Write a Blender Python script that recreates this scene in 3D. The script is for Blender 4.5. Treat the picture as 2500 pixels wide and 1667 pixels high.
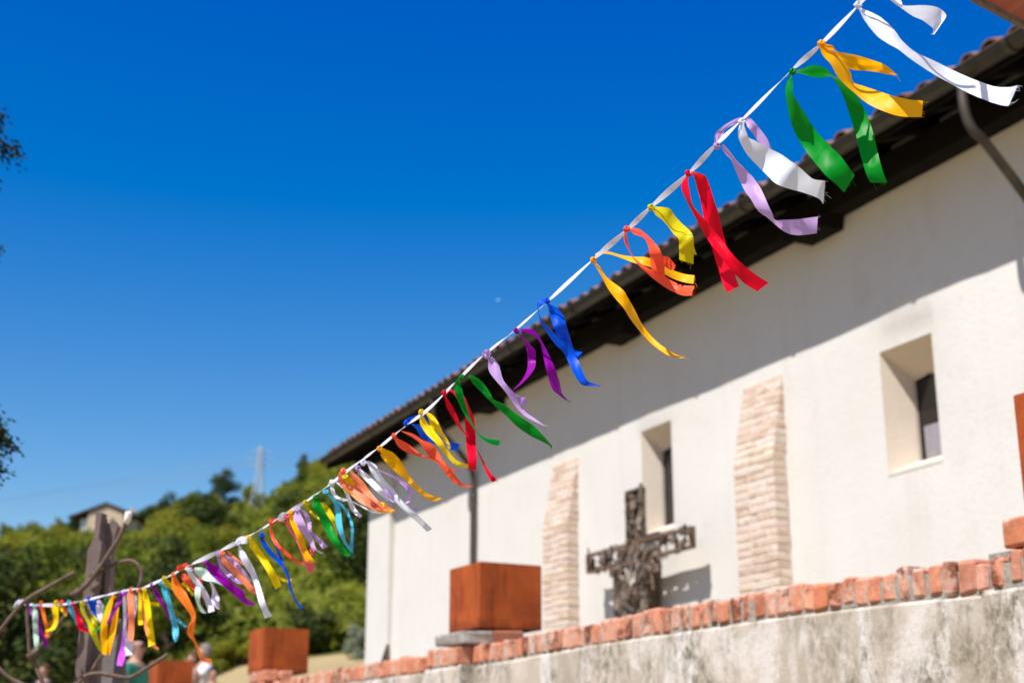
import bpy, bmesh, math, random
from mathutils import Vector, Matrix, noise
R = math.radians
random.seed(7)
for o in list(bpy.data.objects): bpy.data.objects.remove(o)
scn = bpy.context.scene
COL = scn.collection

# ---------------------------------------------------------------- camera
FPX = 3472.0; PITCH = R(16.6); CX, CY = 1250.0, 833.5; EYE = Vector((0, 0, 1.6))
cam_d = bpy.data.cameras.new('camera'); cam = bpy.data.objects.new('camera', cam_d); COL.objects.link(cam)
cam.location = EYE; cam.rotation_euler = (R(90) + PITCH, 0, 0)
cam_d.sensor_width = 36; cam_d.lens = FPX * 36 / 2500; cam_d.clip_start = .05; cam_d.clip_end = 9000
cam_d.dof.use_dof = True; cam_d.dof.focus_distance = 2.70; cam_d.dof.aperture_fstop = 4.6
scn.camera = cam
# ---------------------------------------------------------------- sun, sky, exposure
AZ = R(24.93)                                      # the church and the parapet run this way
U = Vector((-math.sin(AZ), math.cos(AZ), 0)); N = Vector((-math.cos(AZ), -math.sin(AZ), 0)); ZV = Vector((0, 0, 1))
SUN = (N - U * .40 + ZV * 1.68).normalized()
sun_d = bpy.data.lights.new('sun', 'SUN'); sun_d.energy = 4.7; sun_d.angle = R(.53); sun_d.color = (1, .955, .89)
sun = bpy.data.objects.new('sun', sun_d); COL.objects.link(sun); sun.location = (-6, -8, 14)
sun.rotation_euler = SUN.to_track_quat('Z', 'Y').to_euler()
W = bpy.data.worlds.new('World'); scn.world = W; W.use_nodes = True
nt = W.node_tree; bg = nt.nodes['Background']
sky = nt.nodes.new('ShaderNodeTexSky'); sky.sky_type = 'NISHITA'; sky.sun_disc = False
sky.sun_elevation = math.asin(SUN.z); sky.sun_rotation = math.atan2(SUN.x, SUN.y)
sky.air_density = 1.0; sky.dust_density = .25; sky.ozone_density = 5.0; sky.altitude = 250
hs = nt.nodes.new('ShaderNodeHueSaturation'); hs.inputs['Saturation'].default_value = 1.22; hs.inputs['Value'].default_value = 1.0
gd = nt.nodes.new('ShaderNodeVectorMath'); gd.operation = 'MULTIPLY_ADD'; gd.inputs[1].default_value = (1.47, 1.15, .62); gd.inputs[2].default_value = (-.75, -.73, 1.45)   # deep, polarised blue
mx = nt.nodes.new('ShaderNodeVectorMath'); mx.operation = 'MAXIMUM'; mx.inputs[1].default_value = (0, 0, 0)
nt.links.new(sky.outputs[0], hs.inputs['Color']); nt.links.new(hs.outputs[0], gd.inputs[0]); nt.links.new(gd.outputs[0], mx.inputs[0]); nt.links.new(mx.outputs[0], bg.inputs[0]); bg.inputs[1].default_value = .109
scn.view_settings.view_transform = 'Standard'; scn.view_settings.look = 'None'
scn.view_settings.exposure = 0.54; scn.view_settings.gamma = 1.0

# ---------------------------------------------------------------- helpers
cp_, sp_ = math.cos(PITCH), math.sin(PITCH)
def ray(x, y):
    a = (x - CX) / FPX; b = (CY - y) / FPX
    return Vector((a, cp_ - b * sp_, sp_ + b * cp_))
def at(x, y, Y):                                   # photo pixel -> point at forward distance Y
    r = ray(x, y); return EYE + r * (Y / r.y)
def on(x, y, o):                                   # photo pixel -> point on the upright plane N.p = o
    r = ray(x, y); return EYE + r * ((o - N.dot(EYE)) / N.dot(r))
def W3(s, o, z): return U * s + N * o + ZV * z     # church coordinates

def tag(o, label=None, cat=None, group=None, kind=None):
    if label: o['label'] = label
    if cat: o['category'] = cat
    if group: o['group'] = group
    if kind: o['kind'] = kind
    return o
def empty(name, loc=(0, 0, 0)):
    o = bpy.data.objects.new(name, None); o.empty_display_size = .1; o.location = loc; COL.objects.link(o); return o
def link(name, me, parent=None, mat=None, smooth=False):
    if mat is not None and not len(me.materials): me.materials.append(mat)
    if smooth:
        for p in me.polygons: p.use_smooth = True
    o = bpy.data.objects.new(name, me); COL.objects.link(o)
    if parent is not None:
        o.parent = parent
        o.matrix_parent_inverse = Matrix.Translation(parent_world(parent)).inverted()
    return o
def parent_world(p): return Vector(p.location)     # parents are only ever translated; children hold world coordinates
class MB:
    def __init__(s): s.v = []; s.f = []
    def add(s, vs, fs):
        b = len(s.v); s.v += [tuple(v) for v in vs]; s.f += [tuple(b + i for i in f) for f in fs]
    def box(s, c, ax, ay, az):                      # centre, half axes
        c = Vector(c); vs = [c + ax * i + ay * j + az * k for i in (-1, 1) for j in (-1, 1) for k in (-1, 1)]
        s.add(vs, [(0, 1, 3, 2), (4, 6, 7, 5), (0, 4, 5, 1), (2, 3, 7, 6), (0, 2, 6, 4), (1, 5, 7, 3)])
    def sbox(s, s0, s1, o0, o1, z0, z1):            # box in church coordinates
        s.box(W3((s0 + s1) / 2, (o0 + o1) / 2, (z0 + z1) / 2), U * abs(s1 - s0) / 2, N * abs(o1 - o0) / 2, ZV * abs(z1 - z0) / 2)
    def tube(s, pts, r, n=8, caps=True):
        pts = [Vector(p) for p in pts]; rs = r if isinstance(r, (list, tuple)) else [r] * len(pts)
        b = len(s.v); up = None
        for i, p in enumerate(pts):
            t = (pts[min(i + 1, len(pts) - 1)] - pts[max(i - 1, 0)]).normalized()
            if up is None: up = t.orthogonal().normalized()
            up = (up - t * up.dot(t)).normalized(); w = t.cross(up)
            for k in range(n):
                a = 2 * math.pi * k / n; s.v.append(tuple(p + (up * math.cos(a) + w * math.sin(a)) * rs[i]))
        for i in range(len(pts) - 1):
            for k in range(n):
                s.f.append((b + i * n + k, b + i * n + (k + 1) % n, b + (i + 1) * n + (k + 1) % n, b + (i + 1) * n + k))
        if caps:
            s.f.append(tuple(b + k for k in range(n))[::-1]); e = b + (len(pts) - 1) * n; s.f.append(tuple(e + k for k in range(n)))
    def mesh(s, name):
        me = bpy.data.meshes.new(name); me.from_pydata(s.v, [], s.f); me.update()
        bm = bmesh.new(); bm.from_mesh(me); bmesh.ops.recalc_face_normals(bm, faces=bm.faces); bm.to_mesh(me); bm.free()
        return me
    def build(s, name, mat, parent=None, smooth=False): return link(name, s.mesh(name), parent, mat, smooth)
def cr(pts, k=5):                                   # Catmull-Rom through Vectors
    P = [Vector(p) for p in pts]
    if len(P) < 3: return [P[0].lerp(P[-1], i / k) for i in range(k + 1)]
    out = []
    for i in range(len(P) - 1):
        a = P[i - 1] if i else P[0] * 2 - P[1]; b = P[i]; c = P[i + 1]; d = P[i + 2] if i + 2 < len(P) else P[-1] * 2 - P[-2]
        for j in range(k):
            t = j / k
            out.append(.5 * (2 * b + (c - a) * t + (2 * a - 5 * b + 4 * c - d) * t * t + (3 * b - a - 3 * c + d) * t ** 3))
    out.append(P[-1]); return out
def srgb(r, g, b):
    f = lambda c: (c / 255 / 12.92) if c / 255 <= .04045 else ((c / 255 + .055) / 1.055) ** 2.4
    return (f(r), f(g), f(b), 1)

# ---------------------------------------------------------------- materials
class Mt:
    def __init__(s, name, col=(.5, .5, .5, 1), rough=.8, metal=0, spec=.3):
        s.m = bpy.data.materials.new(name); s.m.use_nodes = True; s.nt = s.m.node_tree; s.b = s.nt.nodes['Principled BSDF']
        s.b.inputs['Base Color'].default_value = col if len(col) == 4 else (*col, 1); s.b.inputs['Roughness'].default_value = rough
        s.b.inputs['Metallic'].default_value = metal; s.b.inputs['Specular IOR Level'].default_value = spec
        s.tc = None
    def n(s, t, **k):
        nd = s.nt.nodes.new(t)
        for a, v in k.items():
            if hasattr(nd, a): setattr(nd, a, v)
            else: nd.inputs[a.replace('_', ' ')].default_value = v
        return nd
    def l(s, a, b): s.nt.links.new(a, b)
    def coord(s, scale=(1, 1, 1), rot=(0, 0, 0), src='Object'):
        if s.tc is None: s.tc = s.n('ShaderNodeTexCoord')
        mp = s.n('ShaderNodeMapping'); mp.inputs['Scale'].default_value = scale; mp.inputs['Rotation'].default_value = rot
        s.l(s.tc.outputs[src], mp.inputs[0]); return mp.outputs[0]
    def noise(s, scale=5, detail=4, rough=.6, vec=None, dist=0):
        nd = s.n('ShaderNodeTexNoise', Scale=scale, Detail=detail, Roughness=rough, Distortion=dist)
        s.l(vec if vec is not None else s.coord(), nd.inputs['Vector']); return nd.outputs['Fac']
    def ramp(s, fac, stops):
        r = s.n('ShaderNodeValToRGB'); e = r.color_ramp.elements
        while len(e) < len(stops): e.new(.5)
        for i, (p, c) in enumerate(stops): e[i].position = p; e[i].color = c if len(c) == 4 else (*c, 1)
        s.l(fac, r.inputs[0]); return r.outputs[0]
    def mix(s, fac, a, b, mode='MIX'):
        m = s.n('ShaderNodeMix', data_type='RGBA', blend_type=mode)
        for v, i in ((fac, 0), (a, 6), (b, 7)):
            if hasattr(v, 'is_linked'): s.l(v, m.inputs[i])
            else: m.inputs[i].default_value = v
        return m.outputs[2]
    def col(s, c): s.l(c, s.b.inputs['Base Color'])
    def bump(s, h, strength=.3, dist=.01):
        b = s.n('ShaderNodeBump', Strength=strength, Distance=dist); s.l(h, b.inputs['Height']); s.l(b.outputs[0], s.b.inputs['Normal'])
    def rnd(s): return s.n('ShaderNodeObjectInfo').outputs['Random']
    def translucent(s, colour, fac):
        t = s.n('ShaderNodeBsdfTranslucent')
        if hasattr(colour, 'is_linked'): s.l(colour, t.inputs[0])
        else: t.inputs[0].default_value = colour
        mx = s.n('ShaderNodeMixShader'); mx.inputs[0].default_value = fac
        s.l(s.b.outputs[0], mx.inputs[1]); s.l(t.outputs[0], mx.inputs[2])
        s.l(mx.outputs[0], s.nt.nodes['Material Output'].inputs[0])
BW = ((.25, (0, 0, 0)), (.75, (1, 1, 1)))

def m_plaster(name, base, tint, stain):
    m = Mt(name, rough=.92, spec=.15)
    c = m.mix(m.ramp(m.noise(.9, 5, .6), ((.35, (0, 0, 0)), (.7, (1, 1, 1)))), base, tint)
    c = m.mix(m.ramp(m.noise(2.2, 8, .7, dist=.6), ((.56, (0, 0, 0)), (.8, (.5, .5, .5)))), c, stain)
    run = m.ramp(m.noise(1.0, 5, .6, m.coord((6, 6, .35))), ((.54, (0, 0, 0)), (.78, (.3, .3, .3))))
    c = m.mix(run, c, stain)
    c = m.mix(m.ramp(m.noise(7, 8, .75), ((.55, (0, 0, 0)), (.76, (.5, .5, .5)))), c, stain)
    m.col(c); m.bump(m.noise(22, 6, .7), .35, .012); return m.m
PLASTER = m_plaster('wall_plaster', (.69, .672, .645, 1), (.655, .63, .59, 1), (.54, .50, .435, 1))
REVEAL = m_plaster('bounce_tinted_reveal', (.70, .625, .545, 1), (.66, .575, .48, 1), (.55, .45, .35, 1))  # pinkish plaster, with warm bounced light of the heads put into the tan

def m_brick(name, stops, mort, grime=.5, sc=1.0, dk=(.34, .10, .05), gv=.21, dkf=.45):
    m = Mt(name, rough=.93, spec=.1)
    c = m.ramp(m.rnd(), stops)
    oi = m.n('ShaderNodeObjectInfo'); va = m.n('ShaderNodeVectorMath', operation='MULTIPLY_ADD')
    va.inputs[1].default_value = (1, 1, 1); m.l(m.coord(), va.inputs[0])
    mu = m.n('ShaderNodeVectorMath', operation='SCALE'); m.l(oi.outputs['Location'], mu.inputs[0]); mu.inputs[3].default_value = 7.3
    m.l(mu.outputs[0], va.inputs[2]); v = va.outputs[0]
    c = m.mix(m.ramp(m.noise(16 * sc, 5, .7, v), ((.42, (0, 0, 0)), (.72, (.75, .75, .75)))), c, (*dk, 1))
    def frac(k):
        q = m.n('ShaderNodeMath', operation='MULTIPLY'); m.l(m.rnd(), q.inputs[0]); q.inputs[1].default_value = k
        f = m.n('ShaderNodeMath', operation='FRACT'); m.l(q.outputs[0], f.inputs[0]); return f.outputs[0]
    g = m.n('ShaderNodeMath', operation='MULTIPLY_ADD'); m.l(frac(17.3), g.inputs[0]); g.inputs[1].default_value = gv; m.l(m.noise(21 * sc, 7, .75, v), g.inputs[2])
    c = m.mix(m.ramp(g.outputs[0], ((.62, (0, 0, 0)), (.76, (grime, grime, grime)))), c, mort)
    d = m.n('ShaderNodeMath', operation='MULTIPLY_ADD'); m.l(frac(41.7), d.inputs[0]); d.inputs[1].default_value = .24; m.l(m.noise(12 * sc, 6, .7, v), d.inputs[2])
    c = m.mix(m.ramp(d.outputs[0], ((.66, (0, 0, 0)), (.78, (.9, .9, .9)))), c, (*[x * dkf for x in dk], 1))
    c = m.mix(m.ramp(m.noise(33 * sc, 5, .7, v), ((.62, (0, 0, 0)), (.74, (.8, .8, .8)))), c, (*[min(x, .6) * (.35 if dkf < .6 else .8) for x in mort[:3]], 1))
    m.col(c); m.bump(m.noise(60, 5, .75, v), .6, .006); return m.m
BRICK = m_brick('coping_brick', ((0, (.64, .25, .14)), (.25, (.68, .33, .22)), (.5, (.62, .21, .10)), (.75, (.72, .40, .30)), (1, (.44, .18, .11))), (.56, .46, .39, 1), .85)
BBRICK = m_brick('buttress_brick', ((0, (.70, .58, .475)), (.2, (.66, .51, .40)), (.4, (.72, .635, .56)), (.6, (.69, .54, .46)), (.8, (.74, .67, .61)), (1, (.63, .51, .36))), (.74, .67, .60, 1), .7, .6, (.64, .46, .35), .05, .85)
def m_simple(name, a, b, scale=8, rough=.9, bump=.4, dist=.01, metal=0, spec=.2, lo=.35, hi=.68):
    m = Mt(name, rough=rough, metal=metal, spec=spec)
    m.col(m.mix(m.ramp(m.noise(scale, 6, .65), ((lo, (0, 0, 0)), (hi, (1, 1, 1)))), (*a, 1), (*b, 1)))
    if bump: m.bump(m.noise(scale * 4, 5, .7), bump, dist)
    return m.m
MORTAR = m_simple('mortar', (.50, .46, .41), (.26, .23, .20), 40, bump=.8, dist=.012)
BMORTAR = m_simple('buttress_mortar', (.78, .73, .68), (.68, .61, .54), 14)
STONE = m_simple('grey_stone', (.48, .44, .40), (.22, .20, .18), 18, bump=.8, dist=.015)
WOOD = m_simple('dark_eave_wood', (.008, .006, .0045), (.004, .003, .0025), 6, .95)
GUTTER = m_simple('gutter_metal', (.085, .078, .060), (.055, .050, .040), 9, .5, .1, .003, .6, .5)
PIPE = m_simple('downpipe_metal', (.11, .09, .075), (.06, .048, .04), 7, .5, .1, .003, .5, .5)
TILE = m_brick('roof_tile', ((0, (.22, .105, .06)), (.4, (.30, .155, .095)), (.7, (.16, .075, .045)), (1, (.36, .24, .16))), (.30, .27, .22, 1), .6, .5)
IRON = m_simple('rusty_rod_iron', (.18, .125, .095), (.09, .065, .052), 30, .75, .5, .003, .2)
BEAM = m_simple('weathered_beam_steel', (.23, .175, .16), (.13, .095, .085), 9, .8, .4, .004)
GREYPLATE = m_simple('grey_plate', (.21, .19, .19), (.15, .135, .13), 8, .8)
GLASS = Mt('dark_window_glass', (.012, .010, .010, 1), .15, 0, .5).m
PALEPANE = m_simple('pale_window_pane', (.30, .29, .32), (.22, .21, .23), 20, .4, 0)

def m_concrete():
    m = Mt('stained_concrete', rough=.93, spec=.12)
    big = m.noise(1.1, 6, .65, dist=.4); str_ = m.noise(1.0, 5, .62, m.coord((4.0, 4.0, 1.0)))
    c = m.mix(m.ramp(big, ((.40, (0, 0, 0)), (.58, (1, 1, 1)))), (.64, .565, .50, 1), (.50, .43, .36, 1))
    c = m.mix(m.ramp(str_, ((.44, (0, 0, 0)), (.60, (.85, .85, .85)))), c, (.40, .345, .28, 1))
    c = m.mix(m.ramp(m.noise(2.6, 7, .7, m.coord((1.2, 1.2, 1.0)), .5), ((.50, (0, 0, 0)), (.58, (.85, .85, .85)))), c, (.68, .635, .60, 1))
    c = m.mix(m.ramp(m.noise(1.0, 3, .55, m.coord((4.2, 4.2, .35), (0, 0, .6))), ((.62, (0, 0, 0)), (.68, (.85, .85, .85)))), c, (.74, .71, .69, 1))
    patch = m.ramp(m.noise(1.9, 5, .65, m.coord((1.5, 1.5, .9), (0, 0, 1.3))), ((.44, (0, 0, 0)), (.58, (1, 1, 1))))
    spk = m.ramp(m.noise(26, 6, .8, m.coord((1, 1, .6))), ((.42, (0, 0, 0)), (.60, (1, 1, 1))))
    c = m.mix(m.mix(1.0, patch, spk, 'MULTIPLY'), c, (.155, .135, .09, 1))
    c = m.mix(m.ramp(m.noise(70, 4, .75), ((.50, (0, 0, 0)), (.75, (.6, .6, .6)))), c, (.36, .31, .25, 1))
    m.col(c); m.bump(m.noise(38, 6, .75), .5, .01); return m.m
CONCRETE = m_concrete()
def m_rust(name, a, b, dark):
    m = Mt(name, rough=.85, metal=0, spec=.2)
    c = m.mix(m.ramp(m.noise(3.2, 6, .65, dist=.3), ((.38, (0, 0, 0)), (.66, (1, 1, 1)))), a, b)
    c = m.mix(m.ramp(m.noise(2, 4, .6, m.coord((9, 9, .8))), ((.5, (0, 0, 0)), (.72, (.65, .65, .65)))), c, dark)
    c = m.mix(m.ramp(m.noise(90, 4, .8), ((.5, (0, 0, 0)), (.75, (.55, .55, .55)))), c, (.45, .125, .032, 1))
    c = m.mix(m.ramp(m.noise(7, 7, .75, dist=.5), ((.50, (0, 0, 0)), (.72, (.6, .6, .6)))), c, (*[x * 1.25 for x in a[:3]], 1))
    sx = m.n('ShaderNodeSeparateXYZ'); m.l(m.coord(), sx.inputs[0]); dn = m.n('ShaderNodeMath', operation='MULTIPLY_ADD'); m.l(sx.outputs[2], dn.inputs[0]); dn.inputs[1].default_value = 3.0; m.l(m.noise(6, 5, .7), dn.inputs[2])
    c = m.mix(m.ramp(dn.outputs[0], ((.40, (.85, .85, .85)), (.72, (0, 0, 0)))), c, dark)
    m.col(c); m.bump(m.noise(120, 4, .8), .35, .002); return m.m
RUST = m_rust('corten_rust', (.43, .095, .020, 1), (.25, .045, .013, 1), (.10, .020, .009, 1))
REDRUST = m_rust('red_rust_plate', (.36, .095, .05, 1), (.26, .06, .035, 1), (.42, .22, .16, 1))
SCRAP = m_brick('scrap_metal', ((0, (.12, .082, .062)), (.3, (.22, .165, .125)), (.5, (.065, .045, .035)), (.75, (.42, .36, .30)), (.85, (.17, .095, .06)), (1, (.26, .20, .15))), (.28, .24, .20, 1), .5, .8, (.06, .038, .028))

def m_ribbon(name, rgb, tr=.32):
    c = srgb(*rgb); m = Mt('satin_' + name, c, .42, 0, .16)
    if 'Sheen Weight' in m.b.inputs: m.b.inputs['Sheen Weight'].default_value = .0
    m.b.inputs['Anisotropic'].default_value = .5
    wv = m.noise(900, 2, .5, m.coord((1, 1, 1))); m.bump(m.noise(30, 2, .5), .03, .004)
    m.translucent(tuple(min(1, x * 1.1) for x in c[:3]) + (1,), tr); return m.m
RC = {'white': (228, 234, 252), 'amber': (255, 184, 6), 'green': (0, 142, 36), 'lavender': (200, 168, 226), 'red': (232, 6, 44),
      'lime': (212, 204, 14), 'coral': (255, 96, 62), 'blue': (0, 84, 224), 'purple': (146, 0, 158), 'yellow': (246, 214, 12),
      'salmon': (255, 142, 100), 'cyan': (82, 190, 224), 'mint': (206, 238, 220), 'violet': (200, 84, 236), 'orange': (255, 128, 44),
      'pink': (250, 110, 126), 'lilac': (222, 212, 236)}
RM = {k: m_ribbon(k, v, .26 if k in ('white', 'lilac') else .34) for k, v in RC.items()}
CORD = m_ribbon('cord', (236, 236, 246), .4)

def m_leaf(name, stops, tr=.3, rough=.75):
    m = Mt(name, rough=rough, spec=.08)
    at_ = m.n('ShaderNodeVertexColor'); at_.layer_name = 'tone'
    c1 = m.ramp(m.rnd(), stops)
    c = m.mix(at_.outputs[0], c1, (.22, .215, .06, 1)); m.l(at_.outputs[0], c.node.inputs[0])
    m.col(c); m.translucent(c, tr); return m.m
LEAF = [m_leaf('olive_green_foliage', ((0, (.16, .205, .018)), (.5, (.23, .245, .020)), (1, (.10, .150, .015))), .42),
        m_leaf('yellow_green_foliage', ((0, (.31, .285, .022)), (1, (.25, .255, .018))), .42),
        m_leaf('dark_green_foliage', ((0, (.026, .048, .012)), (1, (.046, .072, .014))), .2)]
SILVER = m_leaf('silver_foliage', ((0, (.30, .33, .24)), (1, (.26, .30, .21))), .2)
NEEDLE = m_leaf('dark_needles', ((0, (.012, .022, .010)), (1, (.016, .026, .010))), .1)
BARK = m_simple('bark', (.10, .075, .05), (.05, .038, .028), 6)
HILLM = m_simple('hill_ground', (.085, .095, .018), (.11, .11, .022), .08, bump=0)
DRY = m_simple('dry_ground', (.37, .275, .145), (.31, .24, .115), .5, bump=.4)
GRAVEL = m_simple('terrace_gravel', (.32, .262, .145), (.27, .222, .12), 9)
ASPH = m_simple('lane_gravel', (.32, .27, .165), (.27, .23, .14), 5)
HWALL = m_simple('house_cream', (.62, .47, .32), (.56, .42, .28), .6, bump=0)
HWHITE = m_simple('house_white', (.78, .74, .70), (.7, .66, .62), .6, bump=0)
HROOF = m_simple('house_roof', (.115, .065, .045), (.08, .045, .03), .8, bump=0)
STEEL = m_simple('galvanised_steel', (.52, .56, .58), (.44, .48, .50), .6, .6, 0)
CABLE = Mt('cable_metal', (.40, .44, .46, 1), .6).m

# ================================================================ SETTING
def sheet(name, pts, mat, kind='structure'):
    m = MB(); m.add(pts, [tuple(range(len(pts)))]); return tag(m.build(name, mat), kind=kind)
sheet('ground', [(-4000, -4000, 0), (4000, -4000, 0), (4000, 4000, 0), (-4000, 4000, 0)], HILLM)
sheet('lane', [(-14, -8, .004), (8, -8, .004), tuple(W3(-6, -3.3, .004)), tuple(W3(26, -3.3, .004)), (-16, 20, .004)], ASPH)
TZ = 1.6                                            # terrace level, behind the parapet
tm = MB()
tm.sbox(-9, 18.6, -40, -3.78, .0, TZ); tm.sbox(18.6, 26, -40, 9, .0, TZ)
tag(tm.build('terrace', GRAVEL), kind='structure')
lm_ = MB(); lm_.sbox(13, 18.59, -3.3, 9, 0, TZ - .3); tag(lm_.build('landing', GRAVEL), kind='structure')

# ridge line of the wooded hill: (photo x, photo y of the ground at the ridge)
RID = [(-1600, 1345), (-400, 1326), (0, 1322), (150, 1308), (250, 1297), (350, 1290), (420, 1262), (500, 1236), (560, 1232), (620, 1220), (700, 1190), (800, 1152), (900, 1112), (1200, 1030), (1600, 960), (4000, 930)]
def az_te(x, y): r = ray(x, y); return math.atan2(r.x, r.y), r.z / math.hypot(r.x, r.y)
RIDA = [az_te(*p) for p in RID]
def ridge_tan(a):
    if a <= RIDA[0][0]: return RIDA[0][1]
    for (a0, t0), (a1, t1) in zip(RIDA, RIDA[1:]):
        if a <= a1: return t0 + (t1 - t0) * (a - a0) / (a1 - a0)
    return RIDA[-1][1]
HR0, HR1, HRID = 25.0, 35.0, 400.0
BT = [(-1.2, .015), (-.345, .015), (-.30, .022), (-.255, .040), (-.225, .052), (-.18, .066), (-.10, .075), (.2, .08), (1.2, .08)]
def base_tan(a):
    for (a0, t0), (a1, t1) in zip(BT, BT[1:]):
        if a <= a1: return t0 + (t1 - t0) * (a - a0) / (a1 - a0)
    return BT[-1][1]
def hill_r0(a): return HR0 + (0 if a < -.09 else min(26, (a + .09) * 260))
def hill_z(a, r):
    r0 = hill_r0(a); r1 = r0 + 10; zb = 1.0 * r1 * base_tan(a)          # height of the bank's top above the eye
    if r <= r0: return TZ - .25
    if r <= r1: t = (r - r0) / 10; return (TZ - .25) + (EYE.z + zb - TZ + .25) * t ** 1.1
    t = min(1, (r - r1) / (HRID - r1)); tan = base_tan(a) + (ridge_tan(a) - base_tan(a)) * t ** .55
    if r <= HRID: return EYE.z + r * tan + noise.noise(Vector((a * 60, r * .02, 1))) * min(2.5, (r - r1) * .05)
    return EYE.z + HRID * ridge_tan(a) - (r - HRID) * .12
hv, hf = [], []; NA = 110; rs = [25, 27, 29, 31, 33, 35, 38, 42, 47, 53, 60, 70, 82, 96, 112, 130, 150, 175, 205, 240, 280, 320, 360, 385, 400, 430, 500, 700, 1000]
for i in range(NA + 1):
    a = R(-75 + 130 * i / NA)
    for r in rs:
        rr = r + (hill_r0(a) - HR0) * max(0, 1 - (r - 25) / 300); hv.append((rr * math.sin(a), rr * math.cos(a), hill_z(a, rr)))
nr = len(rs)
for i in range(NA):
    for j in range(nr - 1): hf.append((i * nr + j, (i + 1) * nr + j, (i + 1) * nr + j + 1, i * nr + j + 1))
hm = MB(); hm.add(hv, hf); me = hm.mesh('hill'); me.materials.append(DRY); me.materials.append(HILLM)
for p in me.polygons:
    p.use_smooth = True
    p.material_index = 0 if math.hypot(p.center.x, p.center.y) < 35.5 + (hill_r0(math.atan2(p.center.x, p.center.y)) - HR0) else 1
tag(link('hill', me), kind='structure')

bounce_slope = MB(); rows = []                                # added unseen slope behind the viewer: hides low blue sky, bounces warm light
for i in range(41):
    a = R(95 + 230 * i / 40); rows.append([(rr * math.sin(a), rr * math.cos(a) + (0), zz + (noise.noise(Vector((a * 3, rr * .05, 8))) * .8 if zz else 0)) for rr, zz in ((13, 0), (20, 3.2), (30, 9), (45, 17), (70, 24))] if True else None)
bounce_slope.add([p for r_ in rows for p in r_], [(i * 5 + j, i * 5 + 5 + j, i * 5 + 6 + j, i * 5 + 1 + j) for i in range(40) for j in range(4)])
tag(bounce_slope.build('slope', DRY, None, True), kind='structure')

# ================================================================ CHURCH
OW = -7.1                                           # wall plane
ch = tag(empty('church', W3(12, OW - 4, TZ)), 'long whitewashed church wall under a dark tiled eave with brick buttresses', 'church')
WINS = [dict(s=(7.87, 8.47), z=(3.72, 4.69), i=(8.05, 8.40), iz=(3.83, 4.50)), dict(s=(11.60, 12.18), z=(3.77, 4.83), i=(11.70, 12.12), iz=(3.87, 4.66))]
sl = sorted(set([-2 + .28 * k for k in range(80)] + [e for w in WINS for e in w['s']])); sl = [x for x in sl if x < 20.15] + [20.18]
zl = sorted(set([TZ + .25 * k for k in range(19)] + [e for w in WINS for e in w['z']])) + [6.3]
zl = [z for i, z in enumerate(zl) if i == 0 or z - zl[i - 1] > .004]
edge_s = {e for w in WINS for e in w['s']}; edge_z = {e for w in WINS for e in w['z']}
wm = MB(); idx = {}
for i, s in enumerate(sl):
    for j, z in enumerate(zl):
        d = .016 * noise.noise(Vector((s * .7, z * .8, 3))) + .006 * noise.noise(Vector((s * 3, z * 3, 9)))
        if s in edge_s and any(w['z'][0] <= z <= w['z'][1] for w in WINS): d = 0
        if z in edge_z and any(w['s'][0] <= s <= w['s'][1] for w in WINS): d = 0
        idx[i, j] = len(wm.v); wm.v.append(tuple(W3(s, OW + d, z)))
for i in range(len(sl) - 1):
    for j in range(len(zl) - 1):
        sc_, zc = (sl[i] + sl[i + 1]) / 2, (zl[j] + zl[j + 1]) / 2
        if any(w['s'][0] < sc_ < w['s'][1] and w['z'][0] < zc < w['z'][1] for w in WINS): continue
        wm.f.append((idx[i, j], idx[i + 1, j], idx[i + 1, j + 1], idx[i, j + 1]))
wo = wm.build('wall', PLASTER, ch, True)
bw = MB()                                           # end wall and back of the nave
bw.sbox(20.02, 20.178, OW - 8, OW - .02, TZ, 6.28); bw.sbox(-2, -1.84, OW - 8, OW - .02, TZ, 6.28); bw.sbox(-1.84, 20.02, OW - 8, OW - 7.7, TZ, 6.28)
bw.add([W3(20.1, OW, 6.28), W3(20.1, OW - 8, 6.28), W3(20.1, OW - 4, 7.75)], [(0, 1, 2)])
bw.build('gable_wall', PLASTER, ch)
cpier = MB(); cpier.sbox(19.28, 20.20, OW - .3, OW + .085, TZ, 6.0); cpier.build('corner_pilaster', PLASTER, ch)
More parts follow.
